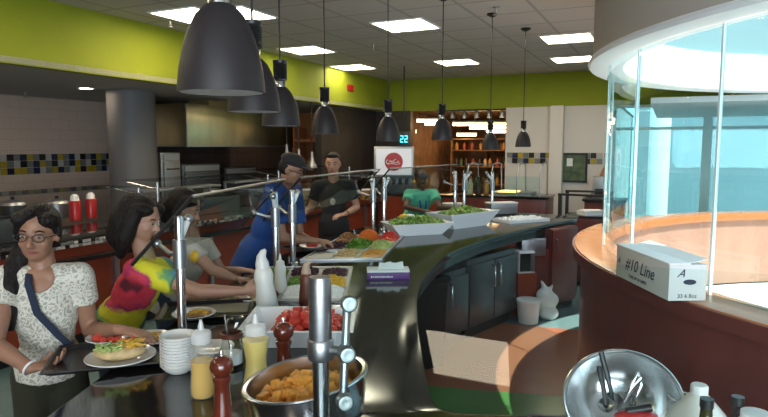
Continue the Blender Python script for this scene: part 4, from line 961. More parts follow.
obj('liquid', MB().lathe(prof_solid([(r-.0025, z+.002) for r, z in dprof[:7]]), 32), 'dressing', db); obj('body', MB().lathe(dprof+[(0, .207)], 32), 'bottle_clear', db)
obj('cap', MB().lathe([(0, .208), (.033, .208), (.033, .232), (.027, .238), (.010, .242), (.009, .250), (.004, .272), (0, .273)], 28), 'bottle_cap', db)
# glass jar with tilted glass lid
pj = P(232, 366, CT); jt = thing('glass_jar', 'clear glass jar with a brown rim and an open domed lid behind the oil bottle', 'jar', (pj.x, pj.y, CT+.001))
obj('body', MB().lathe([(0, .0), (.036, 0), (.042, .01), (.042, .06), (.034, .085), (.034, .12), (.0315, .12), (.0315, .085), (.039, .06), (.039, .012), (0, .006)], 32), 'jar_glass', jt)
obj('contents', MB().lathe([(0, .007), (.037, .013), (.037, .05), (0, .052)], 24), 'white', jt)
obj('rim', MB().lathe([(.034, .105), (.040, .107), (.040, .122), (.034, .124)], 32, close=True), 'ketchup', jt, label='brown ring')
Mt = Euler((.25, .45, 0)).to_matrix()
obj('lid', MB().lathe([(.038, 0), (.040, .01), (.038, .035), (.026, .056), (0, .064), (0, .061), (.024, .053), (.035, .034), (.037, .012), (.035, 0)], 32, c=(.010, 0, .128), M=Mt), 'jar_glass', jt)
obj('spoon', MB().tube([(0, 0, .03), (-.012, 0, .10), (-.022, .0, .19)], .0025, 8), 'chrome', jt)
# pepper mills
def mill(p, h, label):
    s = h/.22; t = thing('pepper_mill', label, 'pepper mill', (p.x, p.y, CT+.001))
    obj('body', MB().lathe([(0, 0), (.029*s, 0), (.031*s, .006*s), (.029*s, .03*s), (.025*s, .06*s), (.022*s, .10*s), (.022*s, .125*s), (.026*s, .135*s), (.027*s, .145*s), (.020*s, .150*s), (0, .150*s)], 32), 'wood_mill', t)
    obj('head', MB().lathe([(0, .151*s), (.022*s, .151*s), (.031*s, .162*s), (.034*s, .175*s), (.031*s, .190*s), (.020*s, .201*s), (.008*s, .205*s), (0, .205*s)], 32), 'wood_mill', t)
    obj('knob', MB().lathe([(0, .2055*s), (.005*s, .2055*s), (.004*s, .209*s), (.007*s, .213*s), (.006*s, .219*s), (0, .221*s)], 16), 'chrome', t)
mill(V((*D(222, 380, 1.62)[:2], 0)), .215, 'dark wooden pepper mill nearest, beside the oil bottle'); mill(V((*D(284, 360, 1.92)[:2], 0)), .222, 'dark wooden pepper mill in front of the watermelon dish')
# white dish with watermelon chunks
pw = P(296, 350, CT); pw = V((pw.x, pw.y+.14, 0)); wrz = .0
t = thing('fruit_dish', 'white rectangular dish full of red watermelon chunks', 'serving dish', (pw.x, pw.y, CT+.001), wrz)
L, Wd, h, fl_ = .42, .34, .085, .05; vs = []
for (x, y, z) in ((L/2-fl_, Wd/2-fl_, 0), (L/2, Wd/2, h), (L/2+.012, Wd/2+.012, h), (L/2+.012, Wd/2+.012, h-.006), (L/2+.001, Wd/2+.001, h-.012)): pass
for (x, y, z) in ((L/2-fl_, Wd/2-fl_, 0), (L/2, Wd/2, h-.006), (L/2+.014, Wd/2+.014, h-.004), (L/2+.012, Wd/2+.012, h), (L/2-.006, Wd/2-.006, h-.002), (L/2-fl_-.004, Wd/2-fl_-.004, .008)): vs += [(-x, -y, z), (x, -y, z), (x, y, z), (-x, y, z)]
fs = [(3, 2, 1, 0)]
for k in range(5): fs += [(4*k+i, 4*k+(i+1) % 4, 4*k+4+(i+1) % 4, 4*k+4+i) for i in range(4)]
fs.append((20, 21, 22, 23)); obj('dish', MB().add(vs, fs), 'white_gloss', t, smooth=False, bevel=.003)
random.seed(77); sp_ = []
for lay, (nx, ny, z, r) in enumerate(((7, 5, .030, .125), (6, 4, .058, .115), (5, 3, .084, .090), (3, 2, .106, .05))):
    for i in range(nx):
        for j in range(ny): sp_.append((pw.x+.03+(2*i/(nx-1)-1)*r*1.0+random.uniform(-.008, .008), pw.y+(2*j/(ny-1)-1)*r*.72+random.uniform(-.008, .008), CT+z, random.uniform(1.1, 1.4)))
pile(sp_, chunk_base(''), 'melon', 'watermelon_chunk', 'red watermelon chunk heaped in the white rectangular dish', 'watermelon', 'watermelon in the white dish')
# second white plate edge behind the bowl stack
plate(P(212, 352, CT), .085, 'white plate lying behind the jar and the bowl stack')
# squeeze bottles
def squeeze(p, z, h, r, m_, label, tip='bottle_milky', tilt=(0, 0), big=False):
    t = thing('squeeze_bottle', label, 'squeeze bottle', (p.x, p.y, z)); t.rotation_euler = (tilt[0], tilt[1], 0)
    obj('body', MB().lathe([(0, 0), (r*.9, 0), (r, .01), (r*.93, h*.25), (r*.80, h*.45), (r*.86, h*.62), (r*.72, h*.70), (r*.6, h*.72), (0, h*.72)], 28), m_, t)
    if big: obj('nozzle', MB().tube([(0, 0, h*.721), (0, 0, h*.80), (0, 0, h*.90), (.012, 0, h*.97), (.024, 0, h)], [r*.62, r*.60, r*.42, r*.30, r*.16], 20), tip, t)
    else: obj('nozzle', MB().lathe([(0, h*.721), (r*.66, h*.721), (r*.64, h*.80), (r*.25, h*.84), (r*.2, h*.9), (r*.08, h), (0, h)], 24), tip, t)
    return t
sb1 = P(266, 313, CT); squeeze(V((sb1.x+.01, sb1.y, 0)), CT+.001, .30, .052, 'bottle_milky', 'tall white squeeze bottle gripped by the girl in tie-dye', big=True, tilt=(0, -.10))
sb2 = P(273, 300, CT); squeeze(V((sb2.x+.015, sb2.y+.14, 0)), CT+.001, .215, .036, 'bottle_milky', 'smaller cream squeeze bottle behind the tall white one')
sb3 = P(303, 315, CT); squeeze(V((sb3.x, sb3.y+.13, 0)), CT+.014, .215, .038, 'ketchup', 'brown sauce bottle with a tan slanted nozzle in front of the salad well', 'nozzle_tan', big=True)
# steel bowl of potatoes
bw = V((-.178, 1.50, 0)); bt = thing('steel_bowl', 'big steel bowl full of fried potato cubes in front', 'bowl', (bw.x, bw.y, CT+.001))
bt.rotation_euler = (0, -.15, 0); bt.scale = (.94, .94, .94); bt.location.z += .012; TB = Euler((0, -.15, 0)).to_matrix()*.94
bp_ = [(0, 0), (.075, 0), (.10, .012), (.145, .07), (.160, .13), (.165, .185), (.172, .188), (.170, .192), (.160, .190), (.154, .13), (.139, .072), (.097, .018), (0, .008)]
obj('bowl', MB().lathe(bp_, 56), 'steel_bowl', bt)
obj('rim', MB().tube([(.171*math.cos(a), .171*math.sin(a), .189) for a in [i*2*PI/56 for i in range(57)]], .004, 8), 'chrome', bt)
random.seed(12); sp_ = []
for lay, (n, r, z) in enumerate(((26, .125, .10), (22, .10, .122), (18, .118, .128), (14, .075, .142), (10, .045, .150), (7, .09, .146), (4, .02, .160))):
    for i in range(n):
        a = 2*PI*i/n+lay*1.3; q = r*random.uniform(.85, 1.05); pq = TB @ V((q*math.cos(a), q*math.sin(a), z+.018+random.uniform(-.006, .006))); sp_.append((bw.x+pq.x, bw.y+pq.y, CT+.013+pq.z, random.uniform(.85, 1.2)))
pile(sp_, chunk_base('', a=.030), 'potato', 'potato_cube', 'golden fried potato cube in the big steel bowl', 'potato', 'potato cubes in the steel bowl', bevel=.006)
o = obj('potato_filling', MB().lathe([(0, .014), (.085, .022), (.122, .078), (.128, .12), (0, .150)], 32), 'potato'); o.location = (bw.x, bw.y, CT+.013); o.rotation_euler = (0, -.15, 0); o.scale = (.94, .94, .94); tag(o, 'packed fried potato below the loose cubes in the big steel bowl', 'potato', kind='stuff')
# ---- lower right: steel bowl leaning in a dark tray with utensils
bc_ = D(622, 400, 1.28); axis = V((-.30, -.62, .80)).normalized(); Mb = frame(axis)
tr_p = V((bc_.x-.01, bc_.y+.07, 0))
tt_ = thing('dish_pan', 'dark rectangular pan under the leaning steel mixing bowl', 'pan', (tr_p.x, tr_p.y, CT+.001), -.08)
m = MB()
for a, b, c, d in ((-.16, .16, -.11, -.10), (-.16, .16, .10, .11), (-.16, -.15, -.10, .10), (.15, .16, -.10, .10)): m.bx(a, b, c, d, 0, .10)
obj('side', m, 'tray_black', tt_, smooth=False); obj('bottom', MB().bx(-.15, .15, -.10, .10, 0, .006), 'tray_black', tt_, smooth=False)
mb_ = thing('mixing_bowl', 'shiny steel mixing bowl leaning open with utensils, lower right corner', 'bowl', (bc_.x, bc_.y, bc_.z-.081)); mb_.scale = (.9, .9, .9)
pr = [(0, -.105), (.05, -.102), (.095, -.075), (.122, -.035), (.133, 0), (.139, .001), (.137, .004), (.130, .003), (.119, -.034), (.092, -.072), (.048, -.098), (0, -.101)]
obj('bowl', MB().lathe(pr, 56, c=(0, 0, .09), M=Mb), 'steel_bowl', mb_)
obj('rim', MB().tube([V((0, 0, .09))+Mb @ V((.138*math.cos(a), .138*math.sin(a), .003)) for a in [i*2*PI/56 for i in range(57)]], .0035, 8), 'chrome', mb_)
def BL(x, y, z): return bc_ + Mb @ V((x, y, z))
def ladle(a, b, rr, label, m_='chrome'):
    t = thing('ladle', label, 'ladle', tuple(a), 0); d = (b-a)
    obj('handle', MB().tube([V((0, 0, 0)), d*.5+V((0, 0, .006)), d], [.006, .006, .004], 10, flat=.5), m_, t)
    obj('cup', MB().lathe([(0, -rr*.7), (rr*.6, -rr*.55), (rr, 0), (rr*.94, 0), (rr*.55, -rr*.48), (0, -rr*.62)], 24, c=d, M=frame((-.3, -.6, .8))), 'chrome', t)
ladle(D(601, 352, 1.27), D(613, 401, 1.25), .022, 'black handled ladle sticking out over the rim of the mixing bowl', 'black')
ladle(D(599, 366, 1.26), D(606, 405, 1.23), .018, 'second black handled scoop inside the mixing bowl', 'black')
ladle(D(642, 378, 1.24), D(624, 402, 1.24), .026, 'steel ladle with a bright cup inside the mixing bowl')
tg = thing('tongs', 'steel tongs lying in the mixing bowl, loop end up', 'tongs', tuple(D(638, 372, 1.25)), 0); q0 = D(638, 372, 1.25)
obj('arm', MB().tube([(0, 0, 0), D(632, 385, 1.24)-q0, D(626, 400, 1.24)-q0], .004, 8, flat=.5), 'chrome', tg); obj('arm', MB().tube([(0, 0, 0), D(642, 385, 1.24)-q0, D(634, 402, 1.24)-q0], .004, 8, flat=.5), 'chrome', tg)
pr_ = D(636, 416, 1.17); rt = thing('red_container', 'red handled scoop at the bottom edge in the mixing bowl', 'scoop', tuple(pr_))
obj('body', MB().ell((0, 0, 0), (.045, .02, .012)), 'red_plastic', rt); obj('handle', MB().tube([(-.02, 0, .010), (.03, 0, .018)], .008, 10), 'black', rt)
# bottles at the bottom right corner
pj2 = D(706, 410, 1.20); jg = thing('plastic_jug', 'white translucent jug with a white cap in the lower right corner', 'jug', (pj2.x, pj2.y+.03, CT+.001))
H = D(706, 392, 1.20).z-CT
obj('body', MB().lathe([(0, 0), (.06, 0), (.064, .01), (.064, H-.085), (.055, H-.06), (.022, H-.022), (.016, H-.016), (0, H-.016)], 28), 'bottle_milky', jg); obj('cap', MB().lathe([(0, H-.015), (.0175, H-.015), (.0175, H), (.015, H+.003), (0, H+.003)], 24), 'white', jg)
def dark_bottle(px, py, d, label, m_):
    p = D(px, py, d); H = p.z-CT; t = thing('glass_bottle', label, 'bottle', (p.x, p.y, CT+.001))
    obj('body', MB().lathe([(0, 0), (.028, 0), (.030, .005), (.030, H-.10), (.024, H-.07), (.012, H-.045), (.0105, H-.018), (0, H-.018)], 24), m_, t); obj('cap', MB().lathe([(0, H-.0175), (.0125, H-.0175), (.0125, H), (0, H)], 20), 'black', t)
pm('glass_olive', (.05, .045, .01), .12); pm('glass_brown', (.03, .008, .006), .12)
dark_bottle(707, 399, 1.10, 'dark olive glass bottle in front of the white jug', 'glass_olive'); dark_bottle(738, 397, 1.22, 'dark brown glass bottle right of the white jug', 'glass_brown')
p = D(756, 413, 1.18); t = thing('plastic_jug', 'white round lid of a jar at the bottom right corner', 'jar', (p.x, p.y, CT+.001)); H = p.z-CT
obj('body', MB().lathe([(0, 0), (.04, 0), (.042, .01), (.042, H-.03), (.026, H-.014), (0, H-.014)], 24), 'bottle_milky', t); obj('lid', MB().lathe([(0, H-.0135), (.028, H-.0135), (.028, H), (0, H+.002)], 24), 'white', t)
p = D(683, 402, 1.28); t = thing('clear_cup', 'clear plastic cup between the mixing bowl and the white jug', 'cup', (p.x, p.y, CT+.001)); H = p.z-CT+.01
obj('body', MB().lathe([(0, 0), (.022, 0), (.03, H), (.0285, H), (.021, .004), (0, .004)], 24), 'jar_glass', t); obj('rim', MB().tube([(.030*math.cos(a), .030*math.sin(a), H) for a in [i*2*PI/24 for i in range(25)]], .0018, 6), 'bottle_milky', t)
# ---- white carton on the ledge
LZ = 1.1015
ca, cb_, cc = P(615, 275, LZ), P(667, 301, LZ), P(703, 301, LZ)
dL = (cb_-ca).length; rzc = math.atan2((ca-cb_).y, (ca-cb_).x); 
w_ = .15; h_ = .143
t = thing('cardboard_box', 'long white cardboard box with printed ends lying on the orange ledge', 'box', (cb_.x+.004, cb_.y, LZ), rzc-PI/2)
obj('body', MB().bx(0, w_, 0, dL, 0, h_), 'carton', t, bevel=.002)
obj('flap', MB().bx(-.004, w_*.55, -.002, dL+.003, h_+.0005, h_+.006), 'white', t, bevel=.001); obj('flap', MB().box((w_*.78, dL*.5, h_+.012), (w_*.5, dL*.98, .003), M=Euler((0, -.22, 0)).to_matrix()), 'white', t, bevel=0)
obj('hand_hole', MB().lathe([(0, 0), (.017, 0), (.017, .002), (0, .002)], 24, c=(w_*.55, -.0025, h_*.52), M=Matrix(((1.5, 0, 0), (0, 0, 1), (0, .62, 0))), ), 'ink', t)
def text(s_, size, parent, loc, rot, m_, name='print', ext=.0004, shear=0):
    cu = bpy.data.curves.new(name, 'FONT'); cu.body = s_; cu.size = size; cu.extrude = ext; cu.shear = shear; cu.resolution_u = 3
    o = bpy.data.objects.new(name, cu); COL.objects.link(o); bpy.context.view_layer.update()
    me = bpy.data.meshes.new_from_object(o.evaluated_get(bpy.context.evaluated_depsgraph_get())); bpy.data.objects.remove(o)
    q = bpy.data.objects.new(name, me); COL.objects.link(q); me.materials.append(mat(m_)); q.parent = parent; q.location = loc; q.rotation_euler = rot; return q
text('A', .045, t, (.030, -.0015, h_*.66), (PI/2, 0, 0), 'ink', shear=.5); text('33 6 8oz', .022, t, (.035, -.0015, .012), (PI/2, 0, 0), 'ink')
text('#10 Line', .075, t, (-.0015, dL*.80, h_*.38), (PI/2, 0, -PI/2), 'ink', shear=.3); text('A', .04, t, (-.0015, dL*.97, h_*.45), (PI/2, 0, -PI/2), 'ink', shear=.5); text('CASE OF 24 UNITS', .020, t, (-.0015, dL*.72, .02), (PI/2, 0, -PI/2), 'ink')
# white plates on the counter far left area: long board by man in black
pl_ = P(352, 226, CT)
# ---------------------------------------------------------------- people
def lerp(a, b, t): return a+(b-a)*t
def hand(mb, wr, dirv, nrm, side, s=1.0, curl=.5, spread=1.0):
    """palm and five fingers from the wrist; nrm points out of the palm, side=+1 thumb towards nrm x dir"""
    d = dirv.normalized(); n = (nrm-d*nrm.dot(d)).normalized(); l = n.cross(d)*side
    M = Matrix(((l.x, d.x, n.x), (l.y, d.y, n.y), (l.z, d.z, n.z)))
    mb.cap(wr-d*.02*s, wr+d*.02*s, .021*s, .022*s, 10)
    mb.ell(wr+d*.048*s, (.036*s, .045*s, .014*s), M=M, n=12)
    for k, (o, L) in enumerate(((.028, .070), (.010, .080), (-.009, .075), (-.027, .058))):
        p = wr+d*(.080-.004*abs(k-1.2))*s+l*o*s; q = d.copy(); r = .0090*s
        prev = p-d*.02*s
        mb.cap(prev, p, r*1.15, r, 8)
        for sgm, f in enumerate((.45, .32, .23)):
            a = curl*(.55+.35*sgm); q = (q*math.cos(a)+n*math.sin(a)).normalized()
            if sgm == 0: q = (q+l*o*2.2*spread).normalized()
            e = p+q*L*f*s; mb.cap(p, e, r*(1-.08*sgm), r*(.92-.1*sgm), 8); p = e
    p = wr+d*.022*s+l*.024*s; q = (d*.65+l*.65+n*.35).normalized()
    mb.cap(p, p+q*.038*s, .0135*s, .0105*s, 8); e = p+q*.038*s; q2 = (q+n*curl*.6+d*.25).normalized(); mb.cap(e, e+q2*.030*s, .0105*s, .0085*s, 8)
def person(label, feet, H, f, J, skin, vox=.007, s=.95, cl=None):
    """J: dict of world joints. H head centre, f facing direction of the head"""
    feet = V(feet); mb = MB(); J = {k: V(v) for k, v in J.items()}
    sL, sR, eL, eR, wL, wR = J['sL'], J['sR'], J['eL'], J['eR'], J['wL'], J['wR']; pel = J['pel']
    sm = (sL+sR)/2; ax = (sR-sL).normalized(); up = (sm-pel).normalized(); fw = up.cross(ax).normalized()
    if fw.dot(V(J.get('front', f))) < 0: fw = -fw
    ax2 = ax; Mt_ = Matrix(((ax2.x, fw.x, up.x), (ax2.y, fw.y, up.y), (ax2.z, fw.z, up.z)))
    hw = (sR-sL).length/2; T = (sm-pel).length
    tor = [((sm-up*.13), (hw*.86, .098*s, .17)), (lerp(pel, sm, .42), (hw*.72, .088*s, .17)), (pel+up*.02, (hw*.86, .105*s, .13))]
    for c, r in tor: mb.ell(c, r, M=Mt_, n=20)
    mb.cap(sL-ax*-.02, sR-ax*.02, .045*s, .045*s)
    nb = sm+up*.01; H = V(H); f = V(f).normalized(); hu = (J.get('up', V((0, 0, 1)))); hu = V(hu); hu = (hu-f*hu.dot(f)).normalized(); hr = f.cross(hu)
    Mh = Matrix(((hr.x, f.x, hu.x), (hr.y, f.y, hu.y), (hr.z, f.z, hu.z)))
    def h(r_, f_, u_): return H+hr*r_*s+f*f_*s+hu*u_*s
    mb.cap(nb-up*.02, h(0, -.022, -.06), .056*s, .048*s, 14)
    mb.ell(h(0, -.014, .030), (.073*s, .091*s, .084*s), M=Mh, n=24); mb.ell(h(0, .018, -.028), (.059*s, .066*s, .084*s), M=Mh, n=24)
    mb.ell(h(0, .034, -.078), (.036*s, .040*s, .028*s), M=Mh, n=16)
    mb.cap(h(0, .082, .004), h(0, .104, -.030), .007*s, .0115*s, 10)
    mb.ell(h(.012, .092, -.034), (.008*s,)*3, n=8); mb.ell(h(-.012, .092, -.034), (.008*s,)*3, n=8)
    for q in (-1, 1):
        mb.ell(h(q*.073, -.008, -.008), (.009*s, .018*s, .029*s), M=Mh, n=12); mb.cap(h(q*.015, .080, .022), h(q*.045, .070, .020), .007*s, .006*s, 8)
        mb.ell(h(q*.040, .050, -.030), (.018*s, .022*s, .020*s), M=Mh, n=12)
    for a, b, c_, sd in ((sL, eL, wL, -1), (sR, eR, wR, 1)):
        mb.cap(a, lerp(a, b, .5), .047*s, .042*s); mb.cap(lerp(a, b, .5), b, .042*s, .035*s); mb.cap(b, lerp(b, c_, .3), .036*s, .036*s); mb.cap(lerp(b, c_, .3), c_, .036*s, .023*s)
    for key, wv, ev in (('hL', wL, eL), ('hR', wR, eR)):
        dirv, nrm, side, curl = J[key+'d'], J[key+'n'], (J[key+'s'].x), J[key+'s'].y
        hand(mb, wv, dirv, nrm, side, s, curl)
    # legs
    legs = {}
    for q, nm in ((-1, 'L'), (1, 'R')):
        hip = pel+ax*q*hw*.48-up*.03; an = feet+ax.normalized()*q*.10+V((0, 0, .08)); an.z = .08; kn = (hip+an)/2; kn.z = hip.z*.53; ff = V((fw.x, fw.y, 0)).normalized(); kn += ff*.02
        mb.cap(hip, kn, .078*s, .056*s); mb.cap(kn, lerp(kn, an, .35), .056*s, .054*s); mb.cap(lerp(kn, an, .35), an, .054*s, .036*s); mb.cap(an-V((0, 0, .035)), an+ff*.14-V((0, 0, .05)), .035, .028); legs[nm] = (hip, kn, an, ff)
    body = obj('person', mb, skin, origin=feet, fixn=False); remesh(body, vox, 3)
    tag(body, label, 'person')
    def child(name, m_, mat_, vx=None, sm_=3, par=None, **k):
        m_.v = [p-feet for p in m_.v]; o = obj(name, m_, mat_, fixn=False, **k)
        if vx: remesh(o, vx, sm_)
        o.parent = body; return o
    # eyes, brows, lips
    m1 = MB(); m2 = MB(); m3 = MB(); 
    for q in (-1, 1):
        o = MB().ell(h(q*.031, .0745, .003), (.0120*s, .008*s, .0050*s), M=Mh, n=12); e = child('eye', o, 'eye_white')
        o = MB().ell(h(q*.031+.002*J.get('gaze', V((0, 0, 0))).x, .0815, .002), (.0066*s, .0030*s, .0052*s), M=Mh, n=12); child('iris', o, 'eye_dark')
        o = MB().tube([h(q*.016, .0845, .024), h(q*.032, .081, .029), h(q*.048, .070, .023)], [.0028*s, .0036*s, .002*s], 8); child('eyebrow', o, 'hair')
    o = MB().tube([h(-.024, .080, -.062), h(-.010, .0895, -.0605), h(0, .0905, -.062), (h(.010, .0895, -.0605)), h(.024, .080, -.062)], [.002*s, .0048*s, .0052*s, .0048*s, .002*s], 8); child('lips', o, 'lip')
    # clothes
    e_ = cl.get('ease', .012); m = MB()
    for c, r in tor[:2] if cl.get('short') else tor: m.ell(c, (r[0]+e_, r[1]+e_, r[2]+e_*.5), M=Mt_, n=22)
    m.cap(sL+ax*.015, sR-ax*.015, .048*s+e_, .048*s+e_)
    hem = cl.get('hem', .12)
    m.add(*ring_skirt(pel, ax2, fw, up, hw*.86+e_+.004, .105*s+e_+.004, hem))
    sf = cl.get('sleeve', .55)
    for a, b in ((sL, eL), (sR, eR)):
        t1 = min(1, sf); m.tube([a, lerp(a, b, t1*.5), lerp(a, b, t1)], [.050*s+e_, .048*s+e_, .044*s+e_*1.3], 16); m.ell(a, (.049*s+e_,)*3, n=14)
    child('shirt', m, cl['shirt'], vox*1.1, 3)
    # trousers
    m = MB(); m.ell(tor[2][0]-up*.02, (hw*.86+.008, .105*s+.008, .12), M=Mt_, n=20)
    for nm in 'LR':
        hip, kn, an, ff = legs[nm]; m.cap(hip, kn, .088*s, .068*s); m.cap(kn, an+V((0, 0, .02)), .068*s, .055*s)
    child('trousers', m, cl['pants'], vox*1.5, 2)
    for nm in 'LR':
        hip, kn, an, ff = legs[nm]; child('shoe', MB().cap(an-V((0, 0, .035)), an+ff*.14-V((0, 0, .045)), .043, .034), 'black')
    return dict(body=body, child=child, h=h, Mh=Mh, hr=hr, f=f, hu=hu, s=s, sm=sm, ax=ax, up=up, fw=fw, Mt=Mt_, hw=hw, tor=tor, e=e_, pel=pel, J=J, feet=feet)
def ring_skirt(pel, ax, fw, up, rx, ry, L):
    vs = []; n = 24
    for k, (z, g) in enumerate(((.03, 1.0), (-L*.5, 1.02), (-L, 1.04))):
        for j in range(n):
            a = 2*PI*j/n; vs.append(pel+up*z+ax*rx*g*math.cos(a)+fw*ry*g*math.sin(a))
    fs = [(i*n+j, i*n+(j+1) % n, (i+1)*n+(j+1) % n, (i+1)*n+j) for i in range(2) for j in range(n)]+[tuple(range(n))[::-1], tuple(2*n+j for j in range(n))]
    return vs, fs
def arms(ps, **k):
    d = dict(ps)
    for a, v in k.items(): d[a] = V(v)
    return d
def hairset(pp, blobs, vox=.007, name='hair'):
    h, Mh, s = pp['h'], pp['Mh'], pp['s']; m = MB()
    for b in blobs:
        if b[0] == 'e': m.ell(h(*b[1]), tuple(x*s for x in b[2]), M=Mh, n=24)
        else:
            pts = [h(*q) for q in b[1]]
            for i in range(len(pts)-1): m.cap(pts[i], pts[i+1], b[2][i]*s, b[2][i+1]*s, 14)
    return pp['child'](name, m, 'hair', vox, 2)
CAPH = [('e', (0, -.026, .040), (.082, .094, .086)), ('e', (0, -.045, 0), (.078, .075, .085)), ('e', (.05, .02, .068), (.042, .058, .032)), ('e', (-.05, .02, .068), (.042, .058, .032))]
# --- woman with glasses
h0 = D(38, 234, 2.30)
A = dict(sL=D(79, 276, 2.35), sR=D(7, 279, 2.28), eL=D(90, 330, 2.42), wL=D(121, 330, 2.22), eR=D(-6, 345, 2.12), wR=D(30, 368, 2.08))
A['pel'] = V((h0.x-.02, 2.36, .82))
A.update(hLd=V((1, -.12, -.12)), hLn=V((0, 0, -1)), hLs=V((-1, .45, 0)), hRd=V((.9, .25, .05)), hRn=V((.1, 0, 1)), hRs=V((1, .9, 0)), front=V((.35, -1, 0)), up=V((.06, 0, 1)))
tiedye(tuple(V((0, 0, 0))))
P1 = person('person with dark ponytail and black glasses in a white lace top holding the black tray', (h0.x+.02, 2.36, 0), h0, (.20, -1, -.06), A, 'skin_tan', .0062, .93, dict(shirt='lace', pants='cloth_olive', sleeve=.45, hem=.03))
hairset(P1, CAPH+[('c', [(-.0, -.07, .06), (.03, -.09, -.02), (.065, -.055, -.08)], [.05, .05, .04]), ('c', [(.055, -.04, -.06), (.088, .0, -.14), (.092, .06, -.22), (.085, .085, -.32), (.08, .08, -.38)], [.046, .044, .040, .032, .015]), ('c', [(.072, .0, .06), (.078, .0, .0), (.072, -.01, -.05)], [.016, .016, .016]), ('c', [(-.070, .005, .06), (-.078, -.005, .0)], [.016, .014]), ('c', [(.01, .062, .098), (.055, .050, .055), (.072, .02, .01)], [.016, .018, .014])], .006)
hh = P1['h']; m = MB()
for q in (-1, 1):
    ps = [hh(q*.033+.023*math.cos(a), .098, .002+.0155*math.sin(a)) for a in [i*2*PI/16 for i in range(17)]]; m.tube(ps, .0019, 6); m.tube([hh(q*.056, .097, .006), hh(q*.074, .06, .006), hh(q*.077, 0, .002)], .0018, 6)
m.tube([hh(-.010, .098, .004), hh(0, .101, .007), hh(.010, .098, .004)], .0018, 6)
P1['child']('glasses', m, 'black')
# scoop neckline, strap, bracelet, bag
sm_, fw_, up_, ax_ = P1['sm'], P1['fw'], P1['up'], P1['ax']
(tc1, tr1) = P1['tor'][0]; off1 = (tc1-sm_).dot(up_); nk = MB(); vs = []; e1_ = P1['e']
for ir in range(7):
    for it_ in range(20):
        x_ = .056*ir/6*math.cos(2*PI*it_/20); u_ = .014+.050*ir/6*math.sin(2*PI*it_/20)
        q_ = 1-(x_/(tr1[0]+e1_))**2-((u_-off1)/(tr1[2]+e1_*.5))**2; f1_ = (tr1[1]+e1_)*math.sqrt(max(q_, 0)); f2_ = math.sqrt(max((.048*.93+e1_)**2-u_*u_, 0)); vs.append((x_, u_, max(f1_, f2_)+(.0035 if ir < 6 else -.004)))
nk.add([sm_+ax_*x_+up_*u_+fw_*f_ for x_, u_, f_ in vs], [(i*20+j, i*20+(j+1) % 20, (i+1)*20+(j+1) % 20, (i+1)*20+j) for i in range(6) for j in range(20)])
P1['child']('neckline', nk, 'skin_tan')
st = [sm_+ax_*.045+up_*.055-fw_*.01, sm_+ax_*.03+up_*.01+fw_*.095, sm_-up_*.10+fw_*.120, sm_-ax_*.07-up_*.20+fw_*.118, sm_-ax_*.135-up_*.30+fw_*.085, sm_-ax_*.165-up_*.38]
P1['child']('bag_strap', MB().tube(st, .013, 10, flat=.35, x=ax_), 'cloth_navy')
P1['child']('bracelet', MB().lathe([(.026, -.004), (.029, -.004), (.029, .004), (.026, .004)], 20, c=A['wR'], M=frame(A['wR']-A['eR']), close=True), 'white')
# --- girl in tie-dye
h0 = D(143, 219, 2.95); B = dict(sL=D(162, 268, 3.12), sR=D(136, 270, 2.86), eL=D(190, 300, 3.14), wL=D(222, 293, 3.02), eR=D(200, 291, 2.82), wR=D(243, 291, 2.86))
B['pel'] = V((h0.x-.16, 3.0, .82))
B.update(hLd=V((1, -.1, 0)), hLn=V((0, 0, -1)), hLs=V((-1, .5, 0)), hRd=V((1, .05, .04)), hRn=V((0, 1, .0)), hRs=V((-1, 1.15, 0)), front=V((1, 0, 0)), up=V((0, 0, 1)))
MATS['tie_dye'].node_tree  # centre set below
P2 = person('person with long dark hair in a red and yellow tie-dye shirt gripping the white bottle', (h0.x-.16, 3.0, 0), h0, (.93, -.22, -.30), B, 'skin_light', .0065, .93, dict(shirt='tie_dye', pants='denim', sleeve=.62, hem=.14, ease=.016))
cen = (D(127, 287, 2.86)-P2['feet'])
for nd in MATS['tie_dye'].node_tree.nodes:
    if nd.type == 'VECT_MATH': nd.inputs[1].default_value = cen
hairset(P2, CAPH+[('c', [(0, -.07, .05), (0, -.09, -.04), (.0, -.095, -.12), (.0, -.085, -.17)], [.075, .09, .088, .055]), ('c', [(.062, -.01, .06), (.082, -.01, -.02), (.085, -.02, -.10), (.075, -.03, -.20)], [.030, .040, .044, .026]), ('c', [(-.062, -.01, .06), (-.078, -.01, -.02), (-.075, -.02, -.10), (-.06, -.04, -.16)], [.026, .032, .034, .022])], .0065)
# --- girl in cream, behind
h0 = D(186, 208, 3.55); C3 = dict(sL=D(205, 246, 3.78), sR=D(188, 246, 3.48), eL=D(222, 272, 3.78), wL=D(240, 270, 3.70), eR=D(212, 270, 3.45), wR=D(236, 279, 3.45))
C3['pel'] = V((h0.x-.12, 3.62, .82))
C3.update(hLd=V((1, -.05, -.05)), hLn=V((0, 0, -1)), hLs=V((-1, .5, 0)), hRd=V((1, -.1, -.05)), hRn=V((0, 0, -1)), hRs=V((1, .7, 0)), front=V((1, .1, 0)), up=V((0, 0, 1)))
P3 = person('person with dark hair in a cream top with a yellow print on the sleeve', (h0.x-.12, 3.62, 0), h0, (.90, -.1, -.42), C3, 'skin_light', .008, .93, dict(shirt='cloth_cream', pants='denim', sleeve=.55, hem=.14))
hairset(P3, CAPH+[('c', [(0, -.07, .05), (0, -.10, -.04), (0, -.10, -.12)], [.06, .06, .035]), ('c', [(.062, -.01, .06), (.078, -.015, -.05)], [.024, .026])], .008)
q = D(207, 240, 3.42); P3['child']('sleeve_print', MB().ell(lerp(C3['sR'], C3['eR'], .38)+V((0, -.045, 0)), (.030, .024, .036), n=12), 'corn')
